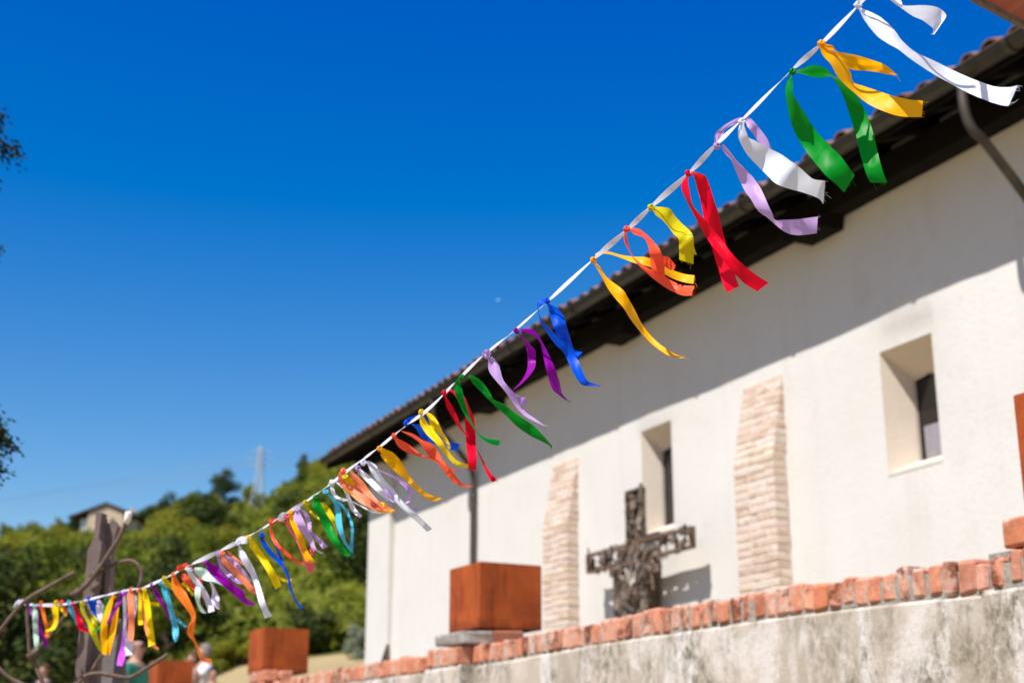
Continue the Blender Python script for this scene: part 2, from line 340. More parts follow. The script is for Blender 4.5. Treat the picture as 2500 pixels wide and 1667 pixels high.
for w in WINS:                                      # splayed niches
    D = .25 if w is WINS[0] else .19; (s0, s1), (z0, z1), (i0, i1), (k0, k1) = w['s'], w['z'], w['i'], w['iz']
    o_ = [W3(s0, OW, z0), W3(s1, OW, z0), W3(s1, OW, z1), W3(s0, OW, z1)]
    n_ = [W3(i0, OW - D, k0), W3(i1, OW - D, k0), W3(i1, OW - D, k1), W3(i0, OW - D, k1)]
    rv = MB(); rv.add(o_ + n_, [(1, 2, 6, 5), (2, 3, 7, 6), (3, 0, 4, 7)])
    b_ = [W3(i0, OW - D - .05, k0), W3(i1, OW - D - .05, k0), W3(i1, OW - D - .05, k1), W3(i0, OW - D - .05, k1)]
    rv.add(n_ + b_, [(1, 2, 6, 5), (2, 3, 7, 6), (3, 0, 4, 7), (0, 1, 5, 4)])
    wn = rv.build('window', REVEAL, ch)
    hd = MB(); pts = []                              # cusped head inside the slit
    for q in range(13):
        t = q / 12; sx = i0 + (i1 - i0) * t; c = k1 - .005 - .035 * (abs(math.sin(t * math.pi * 2)) ** .5 * .35 + .65 * abs(2 * t - 1) ** 2)
        pts.append((sx, c))
    vs = [W3(a, OW - D - .008, b) for a, b in pts] + [W3(a, OW - D - .008, k1 + .005) for a, b in pts]
    hd.add(vs, [(q, q + 1, q + 14, q + 13) for q in range(12)]); hd.build('cusped_head', REVEAL, wn)
    sm = MB(); sm.add([W3(s0, OW + .004, z0 - .01), W3(s1, OW + .004, z0 - .01), W3(s1, OW + .004, z0 + .012), W3(s0, OW + .004, z0 + .012), W3(i1 + .01, OW - D, k0 + .004), W3(i0 - .01, OW - D, k0 + .004)],
                      [(0, 1, 2, 3), (3, 2, 4, 5)]); sm.build('sill', REVEAL, wn)
    g = MB(); g.sbox(i0 - .02, i1 + .02, OW - D - .045, OW - D - .03, k0 - .02, k1 + .02); pane = g.build('pane', GLASS, wn)
    if w is WINS[0]:
        g = MB(); g.sbox(i0 + .01, i1 - .06, OW - D - .028, OW - D - .022, k0 + .01, k0 + .27); g.build('lower_pane', PALEPANE, wn)
# brick meshes, shared
def brick_mesh(l, w, h, jit, seed, bev=.12):
    rnd = random.Random(seed); bm = bmesh.new(); bmesh.ops.create_cube(bm, size=1)
    for v in bm.verts: v.co = Vector((v.co.x * l, v.co.y * w, v.co.z * h)) + Vector([rnd.uniform(-1, 1) * jit for _ in range(3)])
    bmesh.ops.bevel(bm, geom=bm.edges[:], offset=min(l, w, h) * bev, segments=1, affect='EDGES')
    for v in bm.verts: v.co += Vector([rnd.uniform(-1, 1) * jit * .5 for _ in range(3)])
    me = bpy.data.meshes.new('brick'); bm.to_mesh(me); bm.free(); return me
ROTW = math.atan2(U.y, U.x)                          # local x of a brick runs along U
def place(name, me, loc, parent, rot=(0, 0, 0), mat=None):
    if mat is not None and not len(me.materials): me.materials.append(mat)
    o = bpy.data.objects.new(name, me); COL.objects.link(o); o.location = loc; o.rotation_euler = (rot[0], rot[1], rot[2] + ROTW)
    if parent is not None: o.parent = parent; o.matrix_parent_inverse = Matrix.Translation(parent_world(parent)).inverted()
    return o
# buttresses: vertical brick shaft with a sloping shoulder
STR = [brick_mesh(.255, .125, .056, .003, 40 + k, .08) for k in range(6)]; HDR = [brick_mesh(.122, .125, .056, .003, 50 + k, .08) for k in range(6)]
def buttress(s0, s1, ztop, zsh, p):
    core = MB(); vs = []
    prof = [(0, TZ), (p + .012, TZ), (p + .012, zsh), (.012, ztop - .02)]
    for s in (s0 + .012, s1 - .012): vs += [W3(s, OW - .02 + o, z) for o, z in prof]
    core.add(vs, [(0, 1, 2, 3), (7, 6, 5, 4), (1, 5, 6, 2), (2, 6, 7, 3), (0, 4, 5, 1)])
    b = core.build('buttress', BMORTAR, ch); z = TZ + .04; row = 0; ln = s1 - s0
    while z < ztop - .03:
        pr = p if z < zsh else max(.0, p * (ztop - z) / (ztop - zsh))
        cells = ([.255, .125, .22] if row % 2 else [.125, .255, .22]); x = s0; q = 0
        while x < s1 - .05:
            L = cells[q % 3]; L = min(L, s1 - x)
            if s1 - (x + L) < .07: L = s1 - x
            me = random.choice(STR if L > .17 else HDR); o = place('brick', me, W3(x + L / 2 + random.uniform(-.004, .004), OW + pr - .062 + random.uniform(-.003, .004), z), b, (0, 0, random.uniform(-.01, .01)), BBRICK)
            o.scale = ((L - .008) / (.255 if L > .17 else .122), 1, 1); x += L; q += 1
        z += .0705; row += 1
buttress(9.74, 10.34, 4.88, 4.12, .15); buttress(13.55, 14.15, 4.90, 4.1, .15)
# eaves
for s0, s1 in ((-2, 20.7),):
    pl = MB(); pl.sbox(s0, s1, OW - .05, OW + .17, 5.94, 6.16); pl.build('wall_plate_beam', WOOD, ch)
for s in (2.0, 5.45, 8.8, 12.12, 15.49, 18.85):
    c = MB(); prof = [(s, 5.83), (s + .42, 5.83), (s + .62, 5.94), (s - .03, 5.94)]
    vs = [W3(a, OW - .03, b) for a, b in prof] + [W3(a, OW + .24, b) for a, b in prof]
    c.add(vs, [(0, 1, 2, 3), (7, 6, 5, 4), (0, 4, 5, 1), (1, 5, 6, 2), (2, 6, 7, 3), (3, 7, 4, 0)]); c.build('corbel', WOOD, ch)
PT = math.tan(R(21)); OG = -6.5
def roof_z(o): return 6.125 + (OG - o) * PT
def slab(m, s0, s1, o0, o1, lift, th):
    vs = []
    for s in (s0, s1):
        for o in (o0, o1): vs += [W3(s, o, roof_z(o) + lift), W3(s, o, roof_z(o) + lift + th)]
    m.add(vs, [(0, 2, 3, 1), (4, 5, 7, 6), (0, 1, 5, 4), (2, 6, 7, 3), (0, 4, 6, 2), (1, 3, 7, 5)])
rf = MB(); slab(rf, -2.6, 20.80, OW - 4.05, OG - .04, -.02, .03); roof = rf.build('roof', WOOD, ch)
b2 = MB(); o1 = OW - 4.05
b2.add([W3(-2.6, o1, roof_z(o1)), W3(20.8, o1, roof_z(o1)), W3(20.8, OW - 8.6, roof_z(OG)), W3(-2.6, OW - 8.6, roof_z(OG))], [(0, 1, 2, 3)]); b2.build('rear_slope', TILE, roof)
fc = MB(); fc.sbox(-2.6, 20.8, OG - .085, OG - .060, 6.06, 6.21); fc.build('leak_stop_fascia', WOOD, roof)  # fascia added to stop sunlight leaking between tiles and gutter
s = -1.9
while s < 20.8:
    r_ = MB(); slab(r_, s - .045, s + .045, OW - .9, OG - .09, -.125, .103); r_.build('rafter', WOOD, roof); s += .56
bb = MB(); slab(bb, 20.80, 20.835, OW - 4, OG - .02, -.15, .19); bb.build('barge_board', WOOD, roof)
def coppo(r0, r1, L, up):
    m = MB(); n = 8; th = .013
    for rr in (0, th):
        for x, r in ((0, r0), (L, r1)):
            for k in range(n + 1):
                a = math.pi * k / n; q = r - rr; m.v.append((x, -q * math.cos(a), (q * math.sin(a)) * (1 if up else -1)))
    k1 = n + 1
    for k in range(n):
        m.f += [(k, k + 1, k1 + k + 1, k1 + k), (2 * k1 + k, 3 * k1 + k, 3 * k1 + k + 1, 2 * k1 + k + 1), (k, 2 * k1 + k, 2 * k1 + k + 1, k + 1), (k1 + k, k1 + k + 1, 3 * k1 + k + 1, 3 * k1 + k)]
    m.f += [(0, k1, 3 * k1, 2 * k1), (n, 2 * k1 + n, 3 * k1 + n, k1 + n)]
    me = m.mesh('roof_tile'); me.materials.append(TILE); return me
COVER = coppo(.098, .078, .46, True); PAN = coppo(.085, .098, .46, False)
slope = math.atan(PT); ROTT = math.atan2(-N.y, -N.x)
def tile(me, s, o, lift, tilt=0):
    t = bpy.data.objects.new('roof_tile', me); COL.objects.link(t); t.parent = roof
    t.location = W3(s, o, roof_z(o) + lift); t.rotation_euler = (random.uniform(-.05, .05), -slope + tilt, ROTT + random.uniform(-.03, .03)); t.scale = (1, random.uniform(.95, 1.05), random.uniform(.94, 1.06)); return t
s = -.6
while s < 20.75:
    tile(COVER, s, OG + .02 + random.uniform(-.02, .02), .012 + random.uniform(0, .010)); tile(COVER, s, OG - .34 + random.uniform(-.015, .015), .035)
    tile(PAN, s + .1125, OG + .035, .085); s += .225
s = -1.9
upper = MB()
for k in range(100):
    for row in range(2, 10):
        o = OG - .36 * row; c = W3(-.6 + .225 * k if k < 95 else 20.7, o, roof_z(o) + .035)
        d = (-N) * math.cos(slope) + ZV * math.sin(slope); nn = ZV * math.cos(slope) + N * math.sin(slope)
        vs = []
        for L, r in ((0, .095), (.44, .08)):
            for q in range(5):
                a = math.pi * q / 4; vs.append(c + d * L + U * (-r * math.cos(a)) + nn * (r * math.sin(a)))
        upper.add(vs, [(q, q + 1, q + 6, q + 5) for q in range(4)])
tag(upper.build('upper_tile_courses', TILE, roof), kind='stuff')
# gutter
gm = MB(); gr = .072; n = 10; ss = [-2.4 + k * 1.9 for k in range(13)] ; ss = [x for x in ss if x < 20.85] + [20.86]
for th in (0, .006):
    for k in range(n + 1):
        a = math.pi * k / n
        for sx in (ss[0], ss[-1]):
            gm.v.append(tuple(W3(sx, OG + .015 + math.cos(a) * (gr - th), 6.135 - math.sin(a) * (gr - th))))
for k in range(n):
    gm.f += [(2 * k, 2 * k + 1, 2 * k + 3, 2 * k + 2)]; q = 2 * (n + 1); gm.f += [(q + 2 * k, q + 2 * k + 2, q + 2 * k + 3, q + 2 * k + 1)]
gm.f += [tuple([1 + 2 * k for k in range(n + 1)])]
gut = gm.build('gutter', GUTTER, ch, True)
bd = MB(); bd.tube([W3(-2.4, OG + .015 + gr, 6.138), W3(20.86, OG + .015 + gr, 6.138)], .011, 8); bd.build('rolled_rim', GUTTER, gut, True)
for sx in [6.2 + 1.55 * k for k in range(10)]:
    j = MB(); pts = [W3(sx, OG + .015 + math.cos(math.pi * k / 10) * (gr + .004), 6.135 - math.sin(math.pi * k / 10) * (gr + .004)) for k in range(11)]
    vs = [p - U * .02 for p in pts] + [p + U * .02 for p in pts] + [p - U * .02 + (p - W3(sx, OG + .015, 6.135)).normalized() * .006 for p in pts] + [p + U * .02 + (p - W3(sx, OG + .015, 6.135)).normalized() * .006 for p in pts]
    j.add(vs, [(22 + k, 33 + k, 34 + k, 23 + k) for k in range(10)] + [(k, k + 1, 23 + k, 22 + k) for k in range(10)] + [(11 + k, 33 + k, 34 + k, 12 + k) for k in range(10)])
    j.build('gutter_bracket', GUTTER, gut)
def downpipe(s, label):
    m = MB(); r = .035
    path = cr([W3(s, OG + .015, 6.07), W3(s, OG + .01, 5.86), W3(s - .01, OG - .03, 5.72), W3(s - .02, OG - .14, 5.62), W3(s - .02, OW + .16, 5.30), W3(s - .02, OW + .075, 5.16), W3(s - .02, OW + .062, 4.95)], 6)
    m.tube(path + [W3(s - .02, OW + .062, 3.2), W3(s - .02, OW + .062, TZ)], r, 12)
    d = m.build('downpipe', PIPE, ch, True)
    for z in (4.85, 3.4, 2.2):
        c = MB(); c.tube([W3(s - .02, OW + .062, z - .016), W3(s - .02, OW + .062, z + .016)], r + .007, 12); c.sbox(s - .032, s - .008, OW, OW + .03, z - .012, z + .012); c.build('pipe_clamp', PIPE, d, True)
downpipe(16.33, ''); downpipe(6.68, '')

# ================================================================ PARAPET WALL with brick coping
OP = -3.6; ZP = 2.205
pw = tag(empty('parapet_wall', W3(10, OP, 0)), 'stained concrete parapet wall topped with a row of upright bricks', 'wall')
PIERS = [3.45, 8.60, 13.22, 18.05]; PIERH = .30
def wall_top(s): return ZP + .006 * math.sin(s * 1.3) + -.03 * min(1, max(0, (4.6 - s) / 1.0)) + max(0, (s - 9)) * .002
segs = []; a = -3.0
for pc in PIERS + [18.75]:
    segs.append((a, min(pc - PIERH, 18.6))); a = pc + PIERH
for (s0, s1) in segs:
    if s1 - s0 < .1: continue
    m = MB(); k = max(2, int((s1 - s0) / .3)); vs = []
    for i in range(k + 1):
        s = s0 + (s1 - s0) * i / k; z = wall_top(s) + .007 * noise.noise(Vector((s * 4, 0, 0)))
        q = .010 * noise.noise(Vector((s * 1.4, 5, 0)))
        vs += [W3(s, OP - .2, 0), W3(s, OP - .2, z), W3(s, OP + q - .012, z), W3(s, OP + q, z - .016), W3(s, OP + q, 1.2), W3(s, OP, 0)]
    m.add(vs, [(i * 6 + j, i * 6 + 6 + j, i * 6 + 7 + j, i * 6 + 1 + j) for i in range(k) for j in range(5)] + [(0, 1, 2, 3, 4, 5), tuple(k * 6 + j for j in range(6))[::-1]])
    m.build('concrete_bay', CONCRETE, pw)
for pc in PIERS:
    m = MB(); z = wall_top(pc) + .004; prof = [(OP - .22, 0), (OP - .22, z), (OP + .085, z), (OP + .10, z - .02), (OP + .10, 0)]
    vs = [W3(s, o, zz) for s in (pc - PIERH, pc + PIERH) for o, zz in prof]
    m.add(vs, [(0, 1, 2, 3, 4), (9, 8, 7, 6, 5)] + [(j, j + 5, (j + 1) % 5 + 5, (j + 1) % 5) for j in range(5)]); m.build('concrete_pier', CONCRETE, pw)
CB = [brick_mesh(.072, .17, .112, .006, 60 + k, .15) for k in range(12)]
s = 3.0; mort = MB(); k = 0
def in_pier(s): return any(abs(s - pc) < PIERH - .02 for pc in PIERS)
while s < 18.58:
    ip = in_pier(s); oo = OP - .085 + (.10 if ip else 0); z0 = wall_top(s)
    wv = random.uniform(.82, 1.22); hgt = random.choice((.90, .96, 1, 1, 1.04, 1.08, .98))
    b = place('brick', random.choice(CB), W3(s, oo + random.uniform(-.005, .006), z0 + .004 + .056 * hgt), pw, (random.uniform(-.03, .03), random.uniform(-.05, .05), random.uniform(-.04, .04)), BRICK)
    b.scale = (wv, 1, hgt); s += .034 * wv + random.uniform(.012, .022) + .034
a = 2.98
while a < 18.55:                                    # mortar bed between and behind the bricks, a little lower and set back
    ip = any(abs(a + .01 - pc) < PIERH - .085 for pc in PIERS); m0 = OP - .165 + (.1 if ip else 0); z0 = wall_top(a); h = .092 + .020 * noise.noise(Vector((a * 9, 2, 0))); e = .005 + .004 * noise.noise(Vector((a * 17, 7, 0)))
    mort.sbox(a, a + .02, m0, OP - .004 + (.1 if ip else 0) - e, z0 - .004, z0 + h); a += .0201
mort.build('mortar_bed', MORTAR, pw)
FLAT = [brick_mesh(.25, .125, .10, .005, 80 + k, .12) for k in range(4)]
for pi, pc in enumerate(PIERS):                     # stubs of brick and stone that carry the steel cubes
    z = wall_top(pc) + .122
    if pi == 1:
        me = brick_mesh(.44, .22, .085, .010, 99, .15); place('stone_slab', me, W3(pc - .08, OP - .02, z + .05), pw, (0, 0, .01), STONE)
        place('brick', FLAT[0], W3(pc - .20, OP - .24, z + .052), pw, (0, 0, 1.5), BRICK); place('brick', FLAT[1], W3(pc + .06, OP - .25, z + .052), pw, (0, 0, .03), BRICK)
    else:
        for q in range(2): place('brick', FLAT[q], W3(pc - .16 + .28 * q if pi else pc + .06 - .28 * q, OP + (.035 if pi == 0 else .0), z + .055), pw, (0, 0, random.uniform(-.04, .04)), BRICK)
        for q in range(2): place('brick', FLAT[2 + q], W3(pc - .14 + .27 * q, OP - .15, z + .055), pw, (0, 0, random.uniform(-.05, .05)), BRICK)
        if pi == 0:
            m = MB(); m.sbox(pc - .3, pc + .3, OP - .17, OP + .05, z - .02, z + .005); m.build('mortar_bed', MORTAR, pw)
# corten cubes
CUBL = ['rusty steel cube on the brick pier at the tall end of the parapet', 'rusty steel cube on a grey stone slab in front of the downpipe',
        'rusty steel cube on the parapet before the dry bank', 'rusty steel cube on the parapet beside the man in green']
def cube(pos, a, h, rot, label):
    m = bmesh.new(); bmesh.ops.create_cube(m, size=1)
    for v in m.verts: v.co = Vector(((v.co.x + .5) * a, (v.co.y + .5) * a, (v.co.z + .5) * h))
    bmesh.ops.delete(m, geom=[f for f in m.faces if f.normal.z < -.5], context='FACES_ONLY')
    bmesh.ops.bevel(m, geom=m.edges[:], offset=.004, segments=2, affect='EDGES')
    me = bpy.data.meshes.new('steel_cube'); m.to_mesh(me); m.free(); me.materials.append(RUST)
    o = bpy.data.objects.new('steel_cube', me); COL.objects.link(o); o.location = pos; o.rotation_euler = (0, 0, rot)
    tag(o, label, 'steel cube', 'rusty steel cubes along the parapet'); return o
zc = ZP + .122 + .068
for pi, (px, sx) in enumerate(((None, 3.30), (1170.5, None), (642.5, None), (388, None))):
    if px is None: p = W3(U.dot(on(2494, 1180, -3.53)), -3.53, zc); e2 = Vector((-math.sin(R(28)), math.cos(R(28)), 0)); p = p - e2 * .45
    else: q = on(px, 1600, OP - .05); p = Vector((q.x, q.y, wall_top(U.dot(q)) + .122 + .115))
    cube(p, .45, .415, R(28), CUBL[pi])

# ================================================================ SCRAP IRON CROSS on the church wall
OC = OW + .23
cross = tag(empty('iron_cross', W3(11.93, OC, TZ)), 'cross welded from pierced scrap iron standing against the white church wall', 'cross')
def frame(name, s0, s1, z0, z1):
    m = MB(); t = .024
    for a0, a1, b0, b1 in ((s0, s1, z0, z0 + t), (s0, s1, z1 - t, z1), (s0, s0 + t, z0 + t, z1 - t), (s1 - t, s1, z0 + t, z1 - t)): m.sbox(a0, a1, OC - .03, OC + .03, b0, b1)
    return m.build(name, SCRAP, cross)
frame('crossbar_frame', 10.91, 12.92, 3.48, 3.675); frame('upper_shaft_frame', 11.785, 12.085, 3.679, 4.185); frame('lower_shaft_frame', 11.80, 12.36, TZ, 3.476)
rs_ = random.Random(5)
regions = [((10.93, 12.90, 3.49, 3.66), 70), ((11.81, 12.06, 3.70, 4.17), 40), ((11.55, 12.25, 3.28, 3.66), 44), ((11.80, 12.38, 2.75, 3.47), 74), ((11.8, 12.36, 1.62, 2.75), 34)]
for (s0, s1, z0, z1), n in regions:
    for k in range(n):
        sx = rs_.uniform(s0, s1); zx = rs_.uniform(z0, z1); kind = rs_.random(); m = MB(); a = rs_.uniform(0, 3.14); d = OC + rs_.uniform(-.04, .05)
        c = W3(sx, d, zx); e1 = U * math.cos(a) + ZV * math.sin(a); e2 = -U * math.sin(a) + ZV * math.cos(a)
        if kind < .74:
            l, h = rs_.uniform(.035, .07), rs_.uniform(.02, .045); m.box(c, e1 * l, e2 * h, (N + U * rs_.uniform(-.3, .3)).normalized() * .006)
        elif kind < .85:
            r = rs_.uniform(.03, .055); m.tube([c + (e1 * math.cos(t) + e2 * math.sin(t)) * r for t in [2 * math.pi * q / 10 for q in range(11)]], .011, 5, False)
        else:
            L = rs_.uniform(.06, .12); m.tube([c - e1 * L, c + e1 * L], .011, 6)
        m.build('scrap_piece', SCRAP, cross)
bk = MB(); bk.sbox(11.88, 11.98, OW + .02, OC - .045, TZ, 3.42); bk.build('back_post', IRON, cross)

# small iron trestle behind the parapet
c = on(946, 1590, -4.25); af = tag(empty('iron_trestle', Vector((c.x, c.y, TZ))), 'small black iron trestle with pointed top by the church corner', 'trestle')
sA = U.dot(c)
for d in (-1, 1):
    m = MB(); m.tube([W3(sA, -4.25, 2.59), W3(sA + d * .16, -4.25, TZ)], .017, 6); m.build('leg', IRON, af)
m = MB(); m.tube([W3(sA - .05, -4.25, 2.40), W3(sA + .05, -4.25, 2.40)], .012, 6); m.build('crossbar', IRON, af)
m = MB(); m.tube([W3(sA, -4.24, 2.56), W3(sA, -3.95, TZ)], .014, 6); m.build('leg', IRON, af)

# ================================================================ IRON SCULPTURE the garland is tied to
SY = 5.35
def z1(x, y, Y=SY): return at(x / 3.76, 1250 + y / 3.76, Y)      # traced in an enlarged corner of the photo
sc = tag(empty('iron_sculpture', at(210, 1667, SY) * Vector((1, 1, 0)) if False else Vector((at(210, 1667, SY).x, SY, 0))), 'weathered split steel post wrapped in curling iron rods', 'sculpture')
def plate(name, L, Rr, Y, th, mat, depth=.0):
    m = MB(); f = [z1(x, y, Y) for x, y in L] + [z1(x, y, Y) for x, y in Rr[::-1]]; n = len(f)
    nrm = Vector((.25, 1, 0)).normalized() * th; b = [p + nrm for p in f]; k = len(L)
    fs = []
    for i in range(k - 1): fs += [(i, i + 1, n - 2 - i, n - 1 - i), (n + i, 2 * n - 1 - i, 2 * n - 2 - i, n + i + 1)]
    fs += [(i, n + i, n + (i + 1) % n, (i + 1) % n) for i in range(n)]
    m.add(f + b, fs); return m.build(name, mat, sc)
plate('left_flange', [(880, 5), (870, 150), (862, 235), (830, 300), (805, 350), (785, 560), (765, 760), (735, 1000), (710, 1250), (685, 1500), (672, 1640), (560, 3400)],
      [(935, 5), (915, 150), (905, 235), (930, 280), (925, 350), (890, 560), (860, 760), (830, 1000), (800, 1250), (775, 1500), (765, 1640), (660, 3400)], SY, .04, BEAM)
plate('web', [(930, 40), (905, 300), (890, 760), (830, 1250), (800, 1640), (690, 3400)], [(975, 60), (960, 300), (960, 760), (860, 1250), (840, 1640), (730, 3400)], SY + .06, .012, IRON)
plate('right_flange', [(965, 110), (960, 220), (975, 360), (965, 560), (960, 760), (900, 1000), (850, 1250), (820, 1640), (720, 3400)],
      [(1040, 80), (1075, 130), (1050, 230), (1020, 360), (1015, 560), (1010, 760), (960, 1000), (905, 1250), (885, 1640), (790, 3400)], SY + .04, .03, BEAM)
plate('grey_plate', [(1060, 1000), (960, 1250), (890, 1500), (880, 1700), (860, 3400)], [(1120, 1000), (1130, 1250), (1140, 1500), (1140, 1700), (1150, 3400)], SY + .14, .02, GREYPLATE)
def rod(name, pts, r=.0085, Y=SY - .03):
    m = MB(); P = cr([z1(p[0], p[1], Y + (p[2] if len(p) > 2 else 0)) for p in pts], 6); m.tube(P, [r * .86 * (1 + .10 * noise.noise(p * 9)) for p in P], 8); return m.build(name, IRON, sc, True)
rod('rod', [(1165, 75), (1090, 240), (1000, 380), (900, 530), (800, 660), (700, 745)], .0105, SY - .05)
cp2 = MB(); cp2.tube([z1(1150, 105, SY - .05), z1(1172, 58, SY - .05), z1(1180, 15, SY - .05), z1(1180, -5, SY - .05)], [.011, .013, .014, .011], 10); cp2.build('rod_cap', HWHITE, sc, True)
rod('curled_rod', [(690, 770, .0), (780, 650), (880, 570), (1000, 505), (1130, 450), (1230, 455), (1290, 520), (1300, 600), (1280, 680), (1250, 780, .05)], .009)
rod('hoop_rod', [(685, 552), (560, 620), (430, 695), (300, 765), (200, 845), (90, 970), (0, 1085), (-70, 1200), (-80, 1330), (0, 1440), (90, 1520), (200, 1575), (400, 1640), (560, 1600), (700, 1575, .01), (790, 1500), (900, 1478), (1050, 1500), (1190, 1515), (1330, 1440), (1440, 1370), (1540, 1305)], .0088, SY - .06)
rod('hooked_rod', [(255, 800), (250, 950), (262, 1120), (270, 1260), (300, 1308), (400, 1200), (500, 1080), (620, 920), (700, 840, .04)], .0085, SY - .05)
rod('stem_rod', [(300, 1310), (340, 1450), (390, 1570), (480, 2000), (520, 2700), (600, 3390)], .009, SY - .03)
rod('stay_rod', [(1110, 980), (1060, 1110), (980, 1250), (900, 1360), (840, 1460)], .0085, SY + .02)
for x, y in ((870, 575), (880, 690), (700, 745), (300, 1305)):
    p = z1(x, y, SY - .045); wl = MB(); wl.tube([p + Vector((-.016, 0, -.01)), p + Vector((.014, 0, .012))], .013, 6); wl.build('weld_collar', IRON, sc, True)

# rust-red steel canopy whose lower edge enters at the top right; the garland's other end is tied to it
can = tag(empty('steel_canopy', (2.35, 2.1, 0)), 'rust red steel plate canopy edge above the roofline, textured and worn', 'canopy')
E0 = at(2340, -25, 2.15); E1 = at(2560, 95, 2.62); E2 = E1 + Vector((.75, .2, .46)); E3 = E0 + Vector((.85, -.25, .52))
m = MB(); up = (E1 - E0).cross(E3 - E0).normalized(); up = up if up.z > 0 else -up
m.add([E0, E1, E2, E3] + [p + up * .012 for p in (E0, E1, E2, E3)], [(0, 3, 2, 1), (4, 5, 6, 7), (0, 1, 5, 4), (1, 2, 6, 5), (2, 3, 7, 6), (3, 0, 4, 7)]); m.build('plate', REDRUST, can)
m = MB(); d = (E1 - E0).normalized(); inn = (E3 - E0).normalized()
m.box((E0 + E1) / 2 - ZV * .006 + inn * .004, d * (E1 - E0).length * .5, inn * .004, ZV * .005); m.build('folded_lip', IRON, can)
pb = (E2 + E3) / 2; m = MB(); m.tube([Vector((pb.x, pb.y, 0)), pb - ZV * .0], .035, 10); m.build('post', RUST, can)
hk = at(2250, -170, 1.95); m = MB(); m.tube([E0 + inn * .05, E0.lerp(hk, .5) + ZV * .02, hk], .006, 6); m.build('hook_rod', IRON, can)

# ================================================================ GARLAND
GL = at(55, 1473, 5.28); GR = at(2110, 5, 2.05)
def gdepth(x):                                      # forward distance of the garland's upright plane under photo column x
    # plan line from GL to GR; near-enough intersection of the column's vertical plane with it
    k = (x - CX) / FPX * 1.02; dx, dy = GR.x - GL.x, GR.y - GL.y
    t = (k * GL.y - GL.x) / (dx - k * dy); return GL.y + dy * t
CORDPX = [(55, 1473), (90, 1476), (150, 1475), (210, 1464), (260, 1452), (310, 1440), (352, 1433), (410, 1407), (465, 1378), (500, 1362), (545, 1340), (590, 1318), (640, 1290), (690, 1258), (745, 1225), (800, 1186), (860, 1140), (925, 1092), (990, 1040), (1050, 995), (1120, 925), (1180, 868), (1255, 808), (1340, 733), (1450, 632), (1525, 567), (1590, 505), (1680, 425), (1745, 357), (1815, 290), (1930, 175), (2003, 110), (2095, 15), (2140, -35), (2200, -105), (2250, -170)]
knots_px = [95, 150, 205, 262, 305, 352, 410, 468, 540, 590, 640, 700, 745, 800, 888, 925, 1000, 1085, 1120, 1190, 1258, 1335, 1450, 1528, 1585, 1680, 1748, 1812, 1935, 2000, 2093]
P = cr([at(x, y, gdepth(x)) for x, y in CORDPX], 16); n = len(P); cm = MB(); rg = random.Random(3)
b0 = 0
for i, p in enumerate(P):
    t = (P[min(i + 1, n - 1)] - P[max(i - 1, 0)]).normalized(); side = t.cross(Vector((0, 1, 0))).normalized(); bk_ = side.cross(t)
    px = CX + FPX * (p - EYE).x / ((p - EYE).y * cp_ + (p - EYE).z * sp_)
    lo = max([k for k in knots_px if k <= px] + [30]); hi = min([k for k in knots_px if k > px] + [2300]); u = (px - lo) / (hi - lo)
    h = random.Random(int(lo)).uniform(.55, 1.0); tw = math.pi * (u * random.Random(int(lo) + 1).choice((.2, .3, -.3, .4)) + .1)
    wd = .0016 + (.0050 * h) * math.sin(math.pi * u) ** .8
    e = (side * math.cos(tw) + bk_ * math.sin(tw)) * wd; nn = (bk_ * math.cos(tw) - side * math.sin(tw)) * .0007
    for q, w in ((-1, 1), (1, 1), (1, -1), (-1, -1)): cm.v.append(tuple(p + e * q + nn * w * .6))
for i in range(n - 1):
    for q in range(4): cm.f.append((i * 4 + q, i * 4 + (q + 1) % 4, i * 4 + 4 + (q + 1) % 4, i * 4 + 4 + q))
cord = cm.build('garland_cord', CORD, None, False); tag(cord, 'twisted white ribbon cord stretched from the iron sculpture up to the red canopy', 'cord')
m = MB(); p = at(52, 1473, gdepth(52)); 
for k in range(3): m.tube([p + Vector((-.022 + .012 * k, -.012, -.014)), p + Vector((-.012 + .012 * k, -.02, .0)), p + Vector((-.004 + .012 * k, -.008, .013))], .004, 7)
m.build('cord_knot', CORD, cord, True)

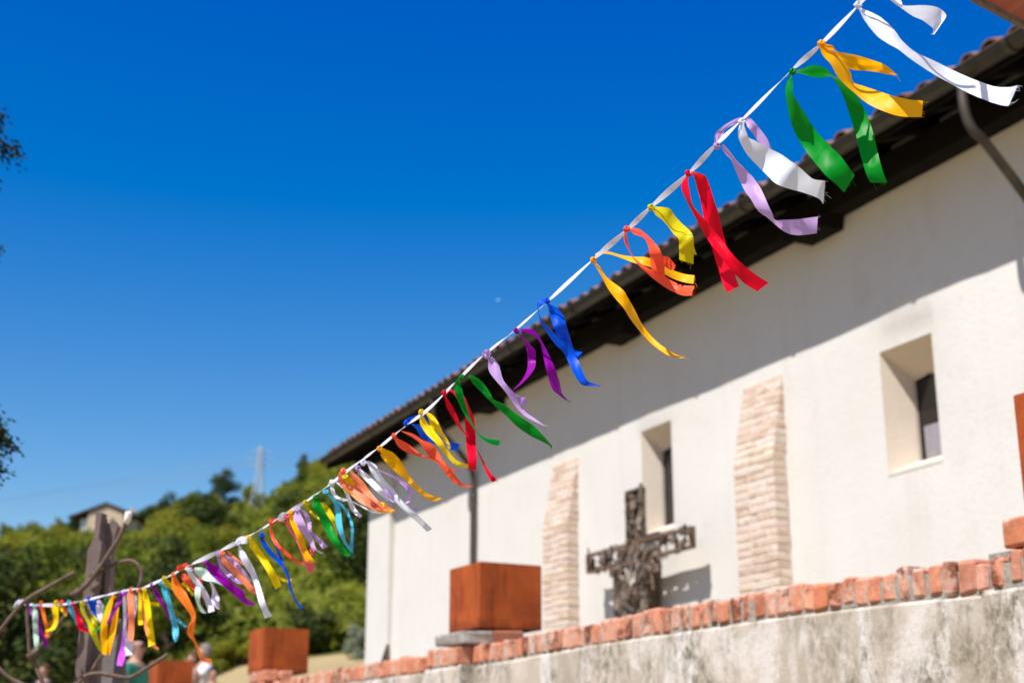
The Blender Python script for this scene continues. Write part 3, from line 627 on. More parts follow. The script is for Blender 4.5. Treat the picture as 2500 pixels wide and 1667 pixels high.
GRP = {'A': (1900, 0, 3.137), 'B': (1500, 250, 3.137), 'C': (1200, 500, 3.137), 'D': (850, 750, 3.137), 'E': (550, 1000, 3.409), 'G': (300, 1300, 4.3556), 'F': (0, 1350, 5.406)}
RIB = [
('A','white','long white satin ribbon with a frayed corner, tied highest on the cord',(610,40),[
 (0,[(605,75),(640,150),(690,200),(760,280),(840,335),(920,380),(1010,450),(1150,545),(1300,630),(1450,710),(1580,765),(1650,790),(1720,810),(1765,812)],
    [(640,55),(700,75),(780,130),(860,200),(910,260),(950,315),(1050,400),(1200,470),(1300,520),(1450,590),(1580,640),(1660,665),(1760,670),(1835,655)]),
 (.03,[(590,10),(620,-60),(720,-120),(850,-100),(935,0),(955,40),(1000,46),(1100,42),(1190,50),(1250,75),(1285,115),(1280,140),(1240,200),(1195,265)],
    [(640,15),(680,-30),(740,-60),(800,-50),(855,0),(900,35),(950,70),(1030,125),(1100,155),(1150,190),(1180,215),(1190,232),(1182,250),(1165,268)])]),
('A','amber','amber satin ribbon with two forked tails between the white and the green ribbon',(330,335),[
 (0,[(300,360),(330,420),(400,490),(440,565),(500,640),(580,710),(650,770),(720,815),(800,850),(900,885),(1000,898),(1100,898)],
    [(345,320),(390,380),(450,420),(500,480),(550,550),(575,630),(650,660),(740,690),(830,720),(920,745),(1010,765),(1108,772)]),
 (.025,[(345,322),(380,340),(420,355),(450,395),(520,410),(600,425),(700,455),(800,490),(860,530),(905,570)],
    [(330,350),(370,380),(430,400),(470,470),(540,525),(600,540),(680,545),(760,555),(820,568),(875,578)])]),
('A','green','deep green satin ribbon arched like a horseshoe over the roof edge',(110,550),[
 (-.01,[(80,565),(60,640),(55,720),(70,820),(100,950),(150,1060),(220,1170),(300,1270),(370,1350),(440,1410),(505,1475)],
    [(112,560),(118,640),(112,700),(140,770),(200,860),(260,960),(340,1060),(420,1140),(480,1200),(540,1280),(585,1345)]),
 (.02,[(130,540),(180,515),(260,500),(330,510),(380,540),(420,580),(500,620),(570,690),(640,800),(700,930),(740,1070),(770,1200),(800,1310),(835,1400)],
    [(135,565),(180,580),(250,592),(330,597),(380,592),(410,592),(450,650),(490,720),(540,860),(590,1020),(620,1150),(650,1260),(680,1350),(708,1400)])]),
('B','white','short broad white ribbon with one frayed tip, tied next to a lavender loop',(975,150),[
 (-.015,[(945,165),(940,230),(960,300),(1010,390),(1060,450),(1130,520),(1180,570),(1240,625),(1330,660),(1440,690),(1560,735),(1600,780)],
    [(1005,150),(1010,200),(1025,265),(1080,295),(1150,335),(1200,360),(1280,400),(1350,450),(1420,500),(1480,555),(1530,590),(1615,600)])]),
('B','lavender','lavender ribbon with a loop round the cord and one tail kinked sideways',(785,335),[
 (.0,[(810,340),(830,385),(885,430),(910,480),(960,600),(1000,680),(1050,750),(1100,830),(1180,890),(1260,960),(1320,1000),(1400,1018),(1480,1012),(1550,1003)],
    [(845,312),(880,360),(930,440),(980,490),(1050,560),(1110,640),(1150,720),(1180,790),(1210,850),(1230,900),(1300,900),(1400,895),(1480,885),(1558,875)]),
 (.012,[(745,300),(780,230),(850,170),(950,120),(1030,118),(1070,150),(1120,210),(1170,280),(1195,340)],
    [(820,320),(835,240),(870,195),(940,165),(1000,150),(1020,190),(1060,240),(1110,310),(1190,365)])]),
('B','red','bright red ribbon whose two broad tails cross',(565,545),[
 (-.012,[(545,560),(510,610),(510,650),(540,730),(590,830),(640,920),(690,1010),(740,1090),(790,1150),(850,1230),(920,1310),(1000,1390),(1095,1448)],
    [(575,560),(575,620),(575,660),(597,780),(650,850),(700,905),(760,980),(830,1060),(880,1130),(940,1200),(1020,1270),(1100,1330),(1180,1380)]),
 (.02,[(585,545),(605,590),(640,680),(660,760),(685,880),(710,990),(740,1090),(760,1160),(790,1260),(820,1360),(860,1455)],
    [(590,525),(650,530),(700,570),(730,640),(760,740),(790,830),(820,950),(850,1070),(880,1190),(915,1300),(955,1408)])]),
('B','lime','crumpled olive yellow ribbon with a single tail between red and coral ribbons',(280,805),[
 (0,[(275,812),(310,858),(370,905),(410,950),(450,1005),(490,1045),(495,1120),(497,1205)],[(300,785),(360,800),(425,815),(460,865),(520,930),(575,980),(605,1040),(606,1240)]),
 (.012,[(560,1000),(600,1060),(603,1165)],[(600,1030),(612,1110),(632,1168)])]),
('B','coral','coral red ribbon curled into a teardrop loop crossing an amber tail',(95,970),[
 (-.012,[(70,990),(68,1030),(85,1090),(130,1170),(180,1240),(250,1310),(330,1375),(420,1435),(520,1478),(590,1480)],
    [(105,985),(100,1030),(110,1100),(145,1180),(210,1240),(290,1285),(370,1320),(440,1365),(520,1398),(615,1405)]),
 (-.022,[(115,985),(150,1010),(220,1035),(255,1090),(270,1160),(278,1220),(285,1280)],[(130,950),(190,970),(250,1015),(310,1075),(350,1130),(378,1210),(388,1332)]),
 (.012,[(375,1180),(415,1185),(472,1250)],[(380,1250),(420,1280),(455,1285)])]),
('C','amber','amber ribbon with one long tail pointing down the shaded wall',(780,425),[
 (-.01,[(775,440),(795,480),(840,545),(890,640),(950,720),(1010,790),(1060,870),(1130,960),(1200,1040),(1270,1100),(1350,1150),(1420,1172),(1468,1172)],
    [(800,440),(840,480),(880,550),(940,600),(1010,655),(1050,720),(1090,790),(1140,890),(1190,965),(1250,1030),(1330,1095),(1400,1140),(1465,1162)]),
 (.02,[(790,370),(830,352),(900,358),(1000,385),(1100,398),(1200,405),(1300,460),(1400,505),(1480,530),(1555,540)],
    [(800,400),(840,380),(900,378),(1000,410),(1100,448),(1210,475),(1320,530),(1400,570),(1480,595),(1545,605)])]),
('C','blue','royal blue ribbon with crossing tails and a small loop beside a purple one',(425,735),[
 (-.01,[(415,712),(370,720),(350,760),(360,840),(385,920),(430,990),(490,1070),(550,1130),(600,1230),(640,1310),(690,1375),(750,1388),(815,1388)],
    [(425,740),(385,775),(362,790),(370,850),(400,900),(470,970),(520,1020),(600,1080),(660,1170),(690,1260),(730,1340),(775,1365),(820,1378)]),
 (.014,[(420,765),(435,800),(450,860),(480,950),(510,1010),(560,1070),(610,1120),(660,1165)],[(440,750),(490,780),(550,850),(575,930),(600,1010),(625,1090),(650,1115),(695,1128)])]),
('C','purple','purple ribbon with two narrow splayed tails beside the royal blue one',(190,965),[
 (-.01,[(190,980),(220,1010),(255,1060),(270,1120),(278,1200),(270,1270),(240,1330),(205,1375),(168,1412)],[(215,980),(260,1030),(300,1075),(335,1115),(340,1190),(330,1250),(290,1310),(230,1370),(172,1414)]),
 (.01,[(210,965),(270,980),(330,1005),(375,1065),(400,1180),(425,1290),(465,1410),(510,1450),(560,1490),(590,1503)],[(235,940),(300,948),(350,985),(395,1060),(440,1150),(490,1260),(520,1350),(540,1440),(570,1480),(592,1500)])]),
('D','lavender','pale lavender ribbon with a bow knot and a tassel of threads',(1065,375),[
 (-.01,[(1050,400),(1065,440),(1085,500),(1130,560),(1190,630),(1240,700),(1290,770),(1350,830),(1420,870),(1500,908)],[(1120,370),(1150,420),(1165,480),(1190,560),(1240,620),(1285,675),(1330,760),(1370,810),(1430,850),(1500,900)]),
 (.01,[(1240,640),(1310,720),(1365,775)],[(1285,670),(1340,690),(1365,690)]),
 (-.006,[(1018,365),(1050,325),(1095,325)],[(1055,400),(1078,372),(1094,362)])]),
('D','green','green ribbon with two long twisted tails beside the pale lavender bow',(870,535),[
 (-.012,[(830,545),(808,580),(812,640),(840,720),(880,800),(930,880),(985,960),(1030,1010),(1090,1045),(1150,1058)],[(870,550),(865,590),(880,660),(905,750),(930,830),(970,920),(1010,970),(1060,1000),(1110,1012),(1165,1018)]),
 (.01,[(905,540),(930,560),(980,610),(1030,660),(1080,710),(1140,770),(1210,830),(1290,910),(1390,980),(1470,1020),(1540,1060),(1560,1090)],[(940,508),(1000,540),(1050,600),(1090,660),(1115,705),(1200,745),(1260,795),(1340,850),(1430,915),(1500,990),(1550,1045),(1562,1060)])]),
('D','red','crimson ribbon with one straight pinkish tail passing behind green',(738,655),[
 (.03,[(730,690),(750,750),(790,830),(840,910),(890,970),(930,1020),(980,1080),(1010,1150),(1040,1220),(1070,1290),(1105,1340)],[(750,670),(790,740),(830,820),(860,900),(900,965),(950,1030),(985,1085),(1020,1140),(1060,1220),(1100,1280),(1145,1320)]),
 (.018,[(760,650),(800,660),(860,740),(895,800),(893,870),(900,960),(905,1060),(915,1160),(925,1245)],[(800,620),(860,650),(900,700),(935,780),(965,850),(975,960),(978,1060),(985,1150),(980,1245)])]),
('D','yellow','bright yellow ribbon looped over a blue bow',(560,802),[
 (-.014,[(540,820),(550,890),(590,960),(640,1010),(690,1060),(740,1120),(800,1190),(860,1220),(915,1228)],[(575,795),(585,850),(630,910),(680,970),(720,1020),(770,1100),(820,1160),(870,1190),(918,1200)]),
 (.004,[(575,795),(612,850),(635,920),(685,965),(725,1005),(755,1060),(772,1085)],[(590,790),(655,830),(695,890),(722,950),(755,1000),(775,1040),(788,1075)])]),
('D','blue','blue bow ribbon partly hidden behind the bright yellow one',(445,890),[
 (.016,[(470,900),(520,930),(560,1000),(620,1030),(690,1055),(780,1090),(840,1098)],[(500,890),(560,905),(600,960),(650,1010),(700,1035),(780,1030),(850,1045)]),
 (.022,[(560,830),(600,880),(660,940),(720,1010)],[(590,830),(630,890),(690,940),(750,975)]),
 (0,[(425,885),(450,850),(510,828),(540,820)],[(450,905),(490,870),(530,848),(548,835)])]),
('D','coral','orange red ribbon with two tails twisting together below the gutter end',(352,985),[
 (-.01,[(330,990),(355,1030),(400,1080),(460,1115),(540,1140),(620,1160),(690,1200),(760,1290),(820,1350),(890,1375),(945,1375)],[(385,1000),(440,1030),(490,1070),(550,1120),(620,1145),(680,1165),(740,1210),(790,1250),(840,1310),(880,1350),(940,1368)]),
 (.012,[(400,950),(480,990),(540,1030),(580,1080),(620,1140),(680,1180),(740,1220),(790,1250)],[(420,945),(500,970),(570,1015),(640,1050),(690,1110),(740,1190),(790,1235),(865,1245)])]),
('D','amber','amber ribbon with one smooth curved tail beside a white and lavender pair',(240,1082),[
 (0,[(230,1085),(245,1130),(290,1190),(340,1240),(400,1290),(460,1340),(520,1400),(580,1450),(640,1480),(700,1480)],[(270,1070),(330,1100),(390,1160),(430,1220),(470,1290),(520,1350),(580,1405),(630,1435),(670,1448),(715,1460)])]),
('E','white','white ribbon with a long straight tail over the sunlit church corner',(1150,440),[
 (0,[(1100,490),(1130,550),(1190,610),(1260,680),(1330,740),(1400,770)],[(1145,500),(1190,540),(1240,590),(1300,650),(1360,700),(1410,760)]),
 (-.012,[(1160,440),(1200,500),(1240,560),(1290,630),(1360,700),(1440,790),(1500,850),(1580,920),(1680,1015)],[(1200,415),(1250,450),(1290,530),(1340,600),(1400,660),(1450,730),(1530,810),(1620,890),(1722,990)])]),
('E','lavender','thin lavender ribbon bent into a hook behind the long white tail',(1105,490),[
 (.02,[(1210,470),(1310,510),(1400,550),(1500,600),(1550,660),(1558,710),(1540,760),(1505,782)],[(1215,480),(1320,530),(1400,570),(1480,630),(1520,690),(1530,720),(1520,750),(1500,770)]),
 (-.02,[(1290,640),(1340,710),(1420,780),(1500,825),(1570,840)],[(1300,640),(1370,690),(1440,750),(1520,800),(1600,820)]),
 (0,[(1085,475),(1100,500),(1108,545)],[(1120,465),(1118,500),(1112,550)])]),
('E','salmon','salmon ribbon looped round the cord over a yellow one',(985,510),[
 (-.01,[(1000,500),(950,515),(940,560),(945,610),(980,650),(1040,700),(1100,760),(1170,800),(1250,835),(1330,840)],[(1020,515),(990,530),(975,560),(990,600),(1050,620),(1110,650),(1160,700),(1210,750),(1260,780),(1320,790)]),
 (-.002,[(1020,505),(1050,560),(1070,620),(1110,700),(1160,760),(1230,810),(1320,840),(1400,840)],[(1060,505),(1110,560),(1160,610),(1200,670),(1240,720),(1290,770),(1350,800),(1415,835)])]),
('E','yellow','yellow ribbon showing from under the salmon loop',(1000,560),[
 (.014,[(960,650),(1040,710),(1120,760),(1200,810),(1280,855),(1390,855)],[(985,645),(1070,700),(1150,750),(1240,800),(1310,835),(1400,830)]),
 (.01,[(985,575),(1010,610),(1070,640)],[(1030,555),(1060,580),(1085,630)]),
 (.006,[(1250,790),(1300,800),(1345,815)],[(1270,765),(1310,770),(1345,782)])]),
('E','white','slim white ribbon with an open loop between the salmon and sky blue ones',(890,605),[
 (-.008,[(870,610),(880,680),(910,730),(960,755),(1020,760)],[(905,640),(915,690),(940,720),(980,735),(1030,745)]),
 (.006,[(905,600),(960,640),(1000,700),(1020,770),(1060,850),(1120,900)],[(930,590),(985,640),(1020,690),(1050,750),(1090,830),(1140,880)]),
 (.02,[(1060,770),(1150,820),(1230,855),(1310,862)],[(1060,758),(1150,803),(1230,840),(1310,848)])]),
('E','cyan','sky blue ribbon with two tails meeting beside a green one',(838,685),[
 (-.004,[(825,690),(870,730),(905,790),(915,870),(925,960),(960,1060),(1000,1130),(1045,1190)],[(860,680),(890,720),(930,760),(960,830),(970,920),(985,1020),(1010,1100),(1060,1170)]),
 (.01,[(920,750),(960,800),(1000,850),(1035,930),(1045,1010),(1040,1100),(1030,1160)],[(940,755),(990,800),(1030,860),(1060,930),(1070,1020),(1065,1120),(1065,1195)])]),
('E','green','green ribbon curving down to meet the sky blue tails',(755,730),[
 (-.012,[(725,760),(725,810),(770,880),(810,960),(850,1040),(890,1110),(940,1170),(985,1215),(1040,1215)],[(770,720),(800,790),(830,860),(870,930),(910,1010),(950,1090),(990,1140),(1020,1170),(1050,1190)])]),
('E','lime','thin lemon ribbon split either side of the green curve',(672,775),[
 (.005,[(660,790),(700,850),(750,900),(790,925)],[(680,775),(710,832),(760,880),(800,905)]),
 (.016,[(790,770),(830,850),(880,930),(930,1050)],[(825,770),(890,850),(922,930),(937,1040)])]),
('E','lavender','lavender ribbon with a drooping loop and pale split ends',(605,832),[
 (-.006,[(570,840),(570,900),(600,970),(650,1040),(690,1090),(720,1150),(800,1195)],[(620,830),(640,890),(670,960),(700,1010),(730,1080),(760,1160),(805,1188)]),
 (.006,[(620,830),(650,870),(680,940),(690,1010),(720,1040)],[(640,820),(690,870),(715,940),(718,1000),(735,1040)]),
 (.012,[(705,1030),(760,1090),(810,1155)],[(730,1020),(800,1080),(855,1135)])]),
('E','amber','golden ribbon with a shiny streak hanging in front of a pink one',(545,855),[
 (-.01,[(530,860),(540,940),(580,1030),(610,1110),(640,1190),(670,1260),(720,1275)],[(560,850),(590,910),(620,980),(650,1060),(670,1130),(700,1200),(737,1250)])]),
('E','pink','pink ribbon showing on both sides of the golden streaked one',(512,890),[
 (.008,[(505,900),(510,970),(560,1050),(600,1110),(650,1250),(670,1310),(695,1365)],[(522,900),(545,980),(590,1050),(640,1110),(690,1240),(742,1280),(740,1325)]),
 (.016,[(720,1090),(705,1160),(700,1210)],[(742,1090),(746,1160),(716,1222)])]),
('E','coral','thin coral ribbon drooping in a long open loop',(385,935),[
 (-.006,[(360,940),(390,908),(440,903),(500,930)],[(375,968),(400,938),(440,930),(500,940)]),
 (.004,[(365,960),(375,1040),(400,1100),(460,1170),(540,1240),(600,1275),(650,1287)],[(392,960),(402,1040),(427,1090),(482,1150),(562,1218),(612,1256),(657,1263)])]),
('E','white','small white bow without tails beside the thin coral loop',(500,890),[
 (-.01,[(435,890),(470,855),(535,852)],[(440,927),(490,917),(528,885)])]),
('G','blue','dark blue ribbon tapering to a thin wavy tail before the trees',(1480,30),[
 (-.004,[(1445,20),(1480,130),(1560,240),(1650,320),(1710,400),(1750,490),(1765,580),(1800,660),(1850,760),(1890,805)],[(1480,20),(1530,120),(1610,220),(1690,310),(1740,390),(1775,480),(1795,580),(1830,680),(1870,745),(1920,790)]),
 (.006,[(1555,20),(1605,110),(1645,220),(1675,310)],[(1590,30),(1640,130),(1680,230),(1712,330)])]),
('G','yellow','broad yellow ribbon hanging straight between white and dark blue ones',(1345,50),[
 (-.006,[(1320,90),(1370,180),(1440,270),(1500,360),(1550,450),(1590,540),(1622,603)],[(1385,55),(1440,150),(1500,230),(1560,320),(1620,420),(1660,500),(1688,565)]),
 (.012,[(1635,460),(1700,512),(1780,535)],[(1650,440),(1710,490),(1800,490)])]),
('G','white','white ribbon with a long tail ending in a loose thread above a steel cube',(1225,110),[
 (-.01,[(1210,150),(1240,260),(1300,360),(1360,460),(1410,600),(1440,730),(1480,830),(1512,910)],[(1270,140),(1310,230),(1370,330),(1420,440),(1460,560),(1500,690),(1540,800),(1590,885)]),
 (-.004,[(1190,115),(1230,50),(1325,28)],[(1212,135),(1262,118),(1325,112)])]),
('G','salmon','salmon ribbon lying over a pale lavender one',(1060,220),[
 (-.006,[(1035,240),(1050,310),(1120,390),(1210,470),(1290,560),(1370,640),(1490,658)],[(1075,230),(1110,290),(1180,350),(1250,420),(1320,490),(1375,560),(1500,640)]),
 (.01,[(1090,200),(1160,262),(1290,350)],[(1130,190),(1180,245),(1290,325)])]),
('G','lavender','pale lavender ribbon spread behind a salmon one',(1020,235),[
 (.008,[(1000,245),(1010,310),(1050,400),(1120,470),(1200,530),(1280,550)],[(1035,240),(1050,320),(1100,390),(1170,450),(1240,505),(1295,545)]),
 (.014,[(1070,240),(1130,310),(1210,380),(1290,460),(1350,530)],[(1110,235),(1190,290),(1260,360),(1320,440),(1367,520)])]),
('G','purple','broad dark purple ribbon slanting between mint and salmon ones',(880,320),[
 (0,[(860,325),(900,400),(960,470),(1040,540),(1130,620),(1230,700),(1310,760),(1400,775)],[(925,300),(1000,350),(1060,440),(1130,500),(1200,560),(1280,620),(1310,690),(1412,755)])]),
('G','mint','mint green ribbon with two wavy tails over a red one',(690,385),[
 (-.006,[(670,380),(700,460),(770,560),(760,660),(790,760),(830,840),(885,860)],[(720,380),(770,450),(820,540),(825,640),(820,740),(850,800),(887,845)]),
 (.006,[(740,385),(800,460),(880,510),(960,520),(1060,560)],[(790,360),(870,380),(960,440),(1020,490),(1075,545)])]),
('G','lilac','off white ribbon with forked tails under the mint one',(715,400),[
 (.004,[(690,440),(800,570),(850,680),(890,780),(910,850)],[(750,430),(850,560),(900,640),(950,740),(975,830)]),
 (.008,[(915,510),(950,620),(940,720),(980,790),(1025,815)],[(955,530),(985,600),(1025,690),(1025,760),(1030,813)])]),
('G','coral','scarlet ribbon with a rounded bow above the mint one',(665,350),[
 (.004,[(605,440),(640,510),(700,570),(760,620),(850,700)],[(680,430),(720,500),(760,560),(800,590),(862,680)]),
 (0,[(565,380),(590,345),(660,333),(745,345)],[(580,418),(620,402),(660,392),(722,372)]),
 (.012,[(735,390),(795,460),(825,560)],[(770,378),(822,440),(852,530)])]),
('G','orange','long orange ribbon wriggling down to the heads of the people',(540,445),[
 (-.006,[(500,450),(510,540),(550,650),(620,740),(690,830),(730,920),(690,1000),(690,1080),(750,1160),(790,1260),(820,1340),(880,1375),(955,1390)],
    [(570,440),(610,530),(660,610),(700,690),(740,770),(775,860),(770,950),(760,1030),(755,1090),(790,1180),(820,1250),(860,1330),(935,1335)])]),
('G','lime','yellow ribbon with short tails either side of the long orange one',(440,485),[
 (.004,[(415,500),(430,550),(490,590),(570,632)],[(450,470),(490,510),(530,558),(582,600)]),
 (.01,[(620,542),(690,612),(740,680)],[(642,518),(705,585),(757,648)])]),
('G','cyan','turquoise ribbon with one long hanging tail beside a dark purple one',(405,535),[
 (-.004,[(390,550),(420,640),(460,740),(490,850),(520,980),(530,1100),(555,1165)],[(440,520),(490,620),(510,720),(540,820),(570,930),(595,1050),(578,1150)]),
 (.008,[(565,930),(610,970),(660,1012)],[(592,908),(640,958),(682,988)])]),
('G','purple','narrow dark purple ribbon slanting beside the turquoise tail',(315,562),[
 (.004,[(300,570),(350,680),(420,780),(470,880),(500,938)],[(337,560),(392,660),(442,750),(482,840),(512,908)])]),
('G','yellow','yellow ribbon hanging straight down over a hidden salmon tail',(230,605),[
 (-.008,[(195,640),(220,760),(240,880),(255,1000),(265,1100),(270,1215)],[(245,600),(275,690),(295,800),(310,920),(330,1050),(345,1180)]),
 (.008,[(160,640),(165,760),(160,900),(165,980)],[(200,640),(200,750),(210,880),(215,975)]),
 (.012,[(280,735),(330,738),(382,745)],[(280,768),(330,768),(386,782)])]),
('G','salmon','salmon ribbon peeping out from under the straight yellow one',(170,620),[
 (.012,[(170,640),(205,760),(220,900),(230,1020),(260,1120),(300,1200),(370,1245)],[(200,640),(235,760),(245,900),(268,1040),(292,1140),(332,1180),(387,1228)])]),
('G','salmon','flat salmon ribbon hanging vertically between two white strips',(90,605),[
 (-.008,[(45,610),(42,680),(50,780),(55,900),(55,1050),(60,1150)],[(110,600),(120,680),(120,780),(125,900),(120,1050),(110,1150)])]),
('G','white','white ribbon wrapped behind the flat salmon one, ending in a rounded fold',(10,630),[
 (0,[(-5,640),(0,760),(5,900),(5,1050),(10,1180),(30,1310)],[(35,630),(38,760),(42,900),(45,1050),(110,1150),(100,1295)]),
 (.006,[(118,660),(128,760),(112,900)],[(152,660),(157,770),(132,900)])]),
('F','violet','bright violet ribbon end hanging below the white fold',(1640,535),[
 (.01,[(1655,800),(1635,950),(1615,1080),(1590,1250),(1560,1350),(1535,1480)],[(1690,800),(1665,950),(1645,1080),(1642,1250),(1652,1370),(1612,1487)])]),
('F','amber','wide golden ribbon folded into a long closed loop',(1500,575),[
 (-.006,[(1440,600),(1390,750),(1340,900),(1325,1080),(1340,1250),(1350,1330)],[(1510,560),(1480,700),(1440,850),(1420,1000),(1420,1150),(1400,1342)]),
 (0,[(1500,690),(1480,850),(1450,1000),(1420,1180),(1395,1332)],[(1575,600),(1562,800),(1532,1000),(1492,1180),(1447,1342)])]),
('F','purple','short purple ribbon crossing the wide golden loop',(1600,550),[
 (-.014,[(1580,560),(1520,690),(1460,800),(1405,915)],[(1618,545),(1600,640),(1505,810),(1427,950)])]),
('F','green','thin emerald ribbon curling beside the golden loop',(1405,615),[
 (0,[(1380,650),(1360,760),(1340,880),(1290,980),(1210,1030)],[(1422,640),(1392,760),(1372,880),(1322,992),(1232,1042)])]),
('F','lilac','short white ribbon between a blue and an emerald one',(1310,645),[
 (.002,[(1265,660),(1270,760),(1290,860),(1310,922)],[(1362,640),(1367,740),(1352,850),(1332,912)])]),
('F','blue','short blue ribbon tied before the sculpture post',(1175,595),[
 (.004,[(1155,600),(1170,690),(1210,770),(1270,850)],[(1205,590),(1275,650),(1275,740),(1290,840)])]),
('F','lime','lemon ribbon with two tails narrowing to a long point before the post',(1085,665),[
 (-.006,[(1040,680),(1080,800),(1150,920),(1190,1060),(1250,1180),(1300,1270),(1345,1312)],[(1100,670),(1130,790),(1190,890),(1260,1010),(1300,1120),(1322,1200),(1357,1290)]),
 (.004,[(1140,680),(1190,790),(1210,900),(1230,1000)],[(1172,660),(1232,760),(1282,870),(1292,970)])]),
('F','cyan','pale blue ribbon slanting behind a red one',(910,645),[
 (.006,[(885,650),(910,760),(970,870),(1030,960),(1120,1000)],[(947,640),(972,740),(1010,830),(1060,910),(1150,975)])]),
('F','red','red ribbon slanting over a pale blue one',(965,665),[
 (-.004,[(950,680),(990,800),(1010,920),(1040,1000),(1110,1030),(1165,1052)],[(987,660),(1042,780),(1092,890),(1112,950),(1142,990),(1172,1030)])]),
('F','coral','short orange red ribbon between yellow and pale blue ones',(815,645),[
 (.004,[(798,650),(828,720),(868,805)],[(842,640),(872,720),(894,790)])]),
('F','yellow','yellow ribbon curling into a hook over an orange one',(745,645),[
 (-.006,[(690,660),(690,780),(715,870),(680,970),(595,1020)],[(772,660),(772,780),(767,900),(722,1000),(622,1037)]),
 (.006,[(760,680),(800,760),(862,832)],[(792,668),(832,738),(884,808)])]),
('F','orange','orange ribbon with two tails crossing near the hooked rod',(545,655),[
 (0,[(500,660),(540,760),(570,880),(590,980),(590,1100)],[(582,660),(592,760),(612,870),(642,960),(645,1110)]),
 (.006,[(650,660),(690,780),(700,850),(650,945)],[(692,650),(722,780),(732,870),(662,975)])]),
('F','mint','mint ribbon hanging straight down beside the hooked rod',(460,690),[
 (-.008,[(420,720),(425,850),(435,1000),(445,1150),(458,1280)],[(502,690),(497,830),(502,980),(512,1130),(507,1270)])]),
('F','purple','thin dark purple ribbon behind the mint one',(500,720),[
 (.006,[(490,760),(500,850),(510,1000),(540,1100),(590,1230)],[(515,750),(525,850),(550,1000),(590,1110),(655,1228)])]),
('F','violet','short violet ribbon end next to the cord knot',(385,690),[
 (.002,[(345,690),(378,750),(398,822)],[(412,690),(418,750),(412,812)])]),
]
def px_of(p):
    p = p - EYE; d = p.y * cp_ + p.z * sp_; u = -p.y * sp_ + p.z * cp_; return CX + FPX * p.x / d, CY - FPX * u / d
def ribbon(ri, spec):
    g, colour, label, kn, tails = spec; ox, oy, scl = GRP[g]
    T = lambda q: (ox + q[0] / scl, oy + q[1] / scl)
    rng = random.Random(100 + ri); kx, ky = T(kn); Y0 = gdepth(kx); K = at(kx, ky, Y0 - .004)
    root = tag(empty('ribbon', K), label, 'ribbon', 'coloured ribbons tied along the garland cord'); mat = RM[colour]
    m = MB(); rr = .0042 if g in 'ABCD' else .0048          # knot: a few tight wraps
    for q in range(3):
        a = rng.uniform(0, 6.28); e1 = Vector((math.cos(a), .3, math.sin(a))).normalized(); e2 = e1.orthogonal().normalized()
        m.tube([K + e1 * rr * 1.2 * math.cos(t) + e2 * rr * 1.0 * math.sin(t) for t in [6.283 * w / 8 for w in range(9)]], rr * .62, 6, False)
    m.build('knot', mat, root, True)
    for ti, (dz, L, Rr) in enumerate(tails):
        A = cr([Vector((*T(q), 0)) for q in L], 6); B = cr([Vector((*T(q), 0)) for q in Rr], 6); n = min(len(A), len(B)); A, B = A[:n], B[:n]
        wp = [(A[i] - B[i]).length for i in range(n)]
        # scale pixel width to metres at the tail's own distance
        acc = [0]
        for i in range(1, n): acc.append(acc[-1] + ((A[i] + B[i]) / 2 - (A[i - 1] + B[i - 1]) / 2).length)
        tot = acc[-1] or 1; sgn = rng.choice((-1, 1)); amp = rng.uniform(.012, .03) * min(1, tot / 160); ph = rng.uniform(0, 6.28)
        Wp = sorted(wp)[int(n * .9)] * 1.04; tilt = []
        for i in range(n):
            c = min(1, wp[i] / Wp); tilt.append(math.sqrt(max(0, 1 - c * c)))
        for _ in range(4): tilt = [(tilt[max(i - 1, 0)] + 2 * tilt[i] + tilt[min(i + 1, n - 1)]) / 4 for i in range(n)]
        vs = []; NS = 6; curl = rng.uniform(-.12, .12); ctr = []; k0 = (A[0] + B[0]) / 2; near = (k0 - Vector((kx, ky, 0))).length < 30
        for i in range(n):
            u = acc[i] / tot; Yc = Y0 + dz * min(1, u * 3 + (0 if near else .5)) + amp * math.sin(2.6 * u * math.pi + ph) * min(1, u * 2)
            wm_ = Wp / FPX * Yc; half = wm_ * tilt[i] * .5 * sgn
            pin = min(1, .45 + u * 5) if near else 1     # gathered into the knot
            for q in range(NS + 1):
                v = q / NS; pt = A[i].lerp(B[i], .5 + (v - .5) * pin); bow = curl * wm_ * (1 - (2 * v - 1) ** 2) + .0016 * math.sin(v * 9 + u * 14 + ph) * (1 - u) + .0014 * noise.noise(Vector((u * 11 + ri * 3.7, v * 2.2, ti * 5.1)))
                vs.append(at(pt.x, pt.y, Yc + half * (2 * v - 1) + bow))
        m = MB(); m.v = [tuple(v) for v in vs]; k = NS + 1
        m.f = [(i * k + q, i * k + q + 1, i * k + k + q + 1, i * k + k + q) for i in range(n - 1) for q in range(NS)]
        t = m.build('tail', mat, root, True)
        if g in 'ABCDE' and tot > 55 and not (colour == 'white' and ti == 1):   # frayed cut end
            f = MB(); e = vs[-k:]; pv = vs[-2 * k:-k]; d = ((e[NS // 2] - pv[NS // 2]).normalized())
            cnt = rng.randint(4, 8)
            for q in range(cnt):
                v = rng.random(); b = e[0].lerp(e[-1], v); ln = rng.uniform(.002, .006) if q else rng.uniform(.008, .02)
                dd = (d + Vector((rng.uniform(-.5, .5), rng.uniform(-.3, .3), rng.uniform(-.5, .5)))).normalized()
                f.tube([b - d * .001, b + dd * ln * .5 + Vector((0, 0, rng.uniform(-.001, .001))), b + dd * ln + Vector((rng.uniform(-.003, .003), 0, rng.uniform(-.003, .003)))], .00022, 4)
            f.build('frayed_threads', mat, t)
    return root
for ri, spec in enumerate(RIB): ribbon(ri, spec)

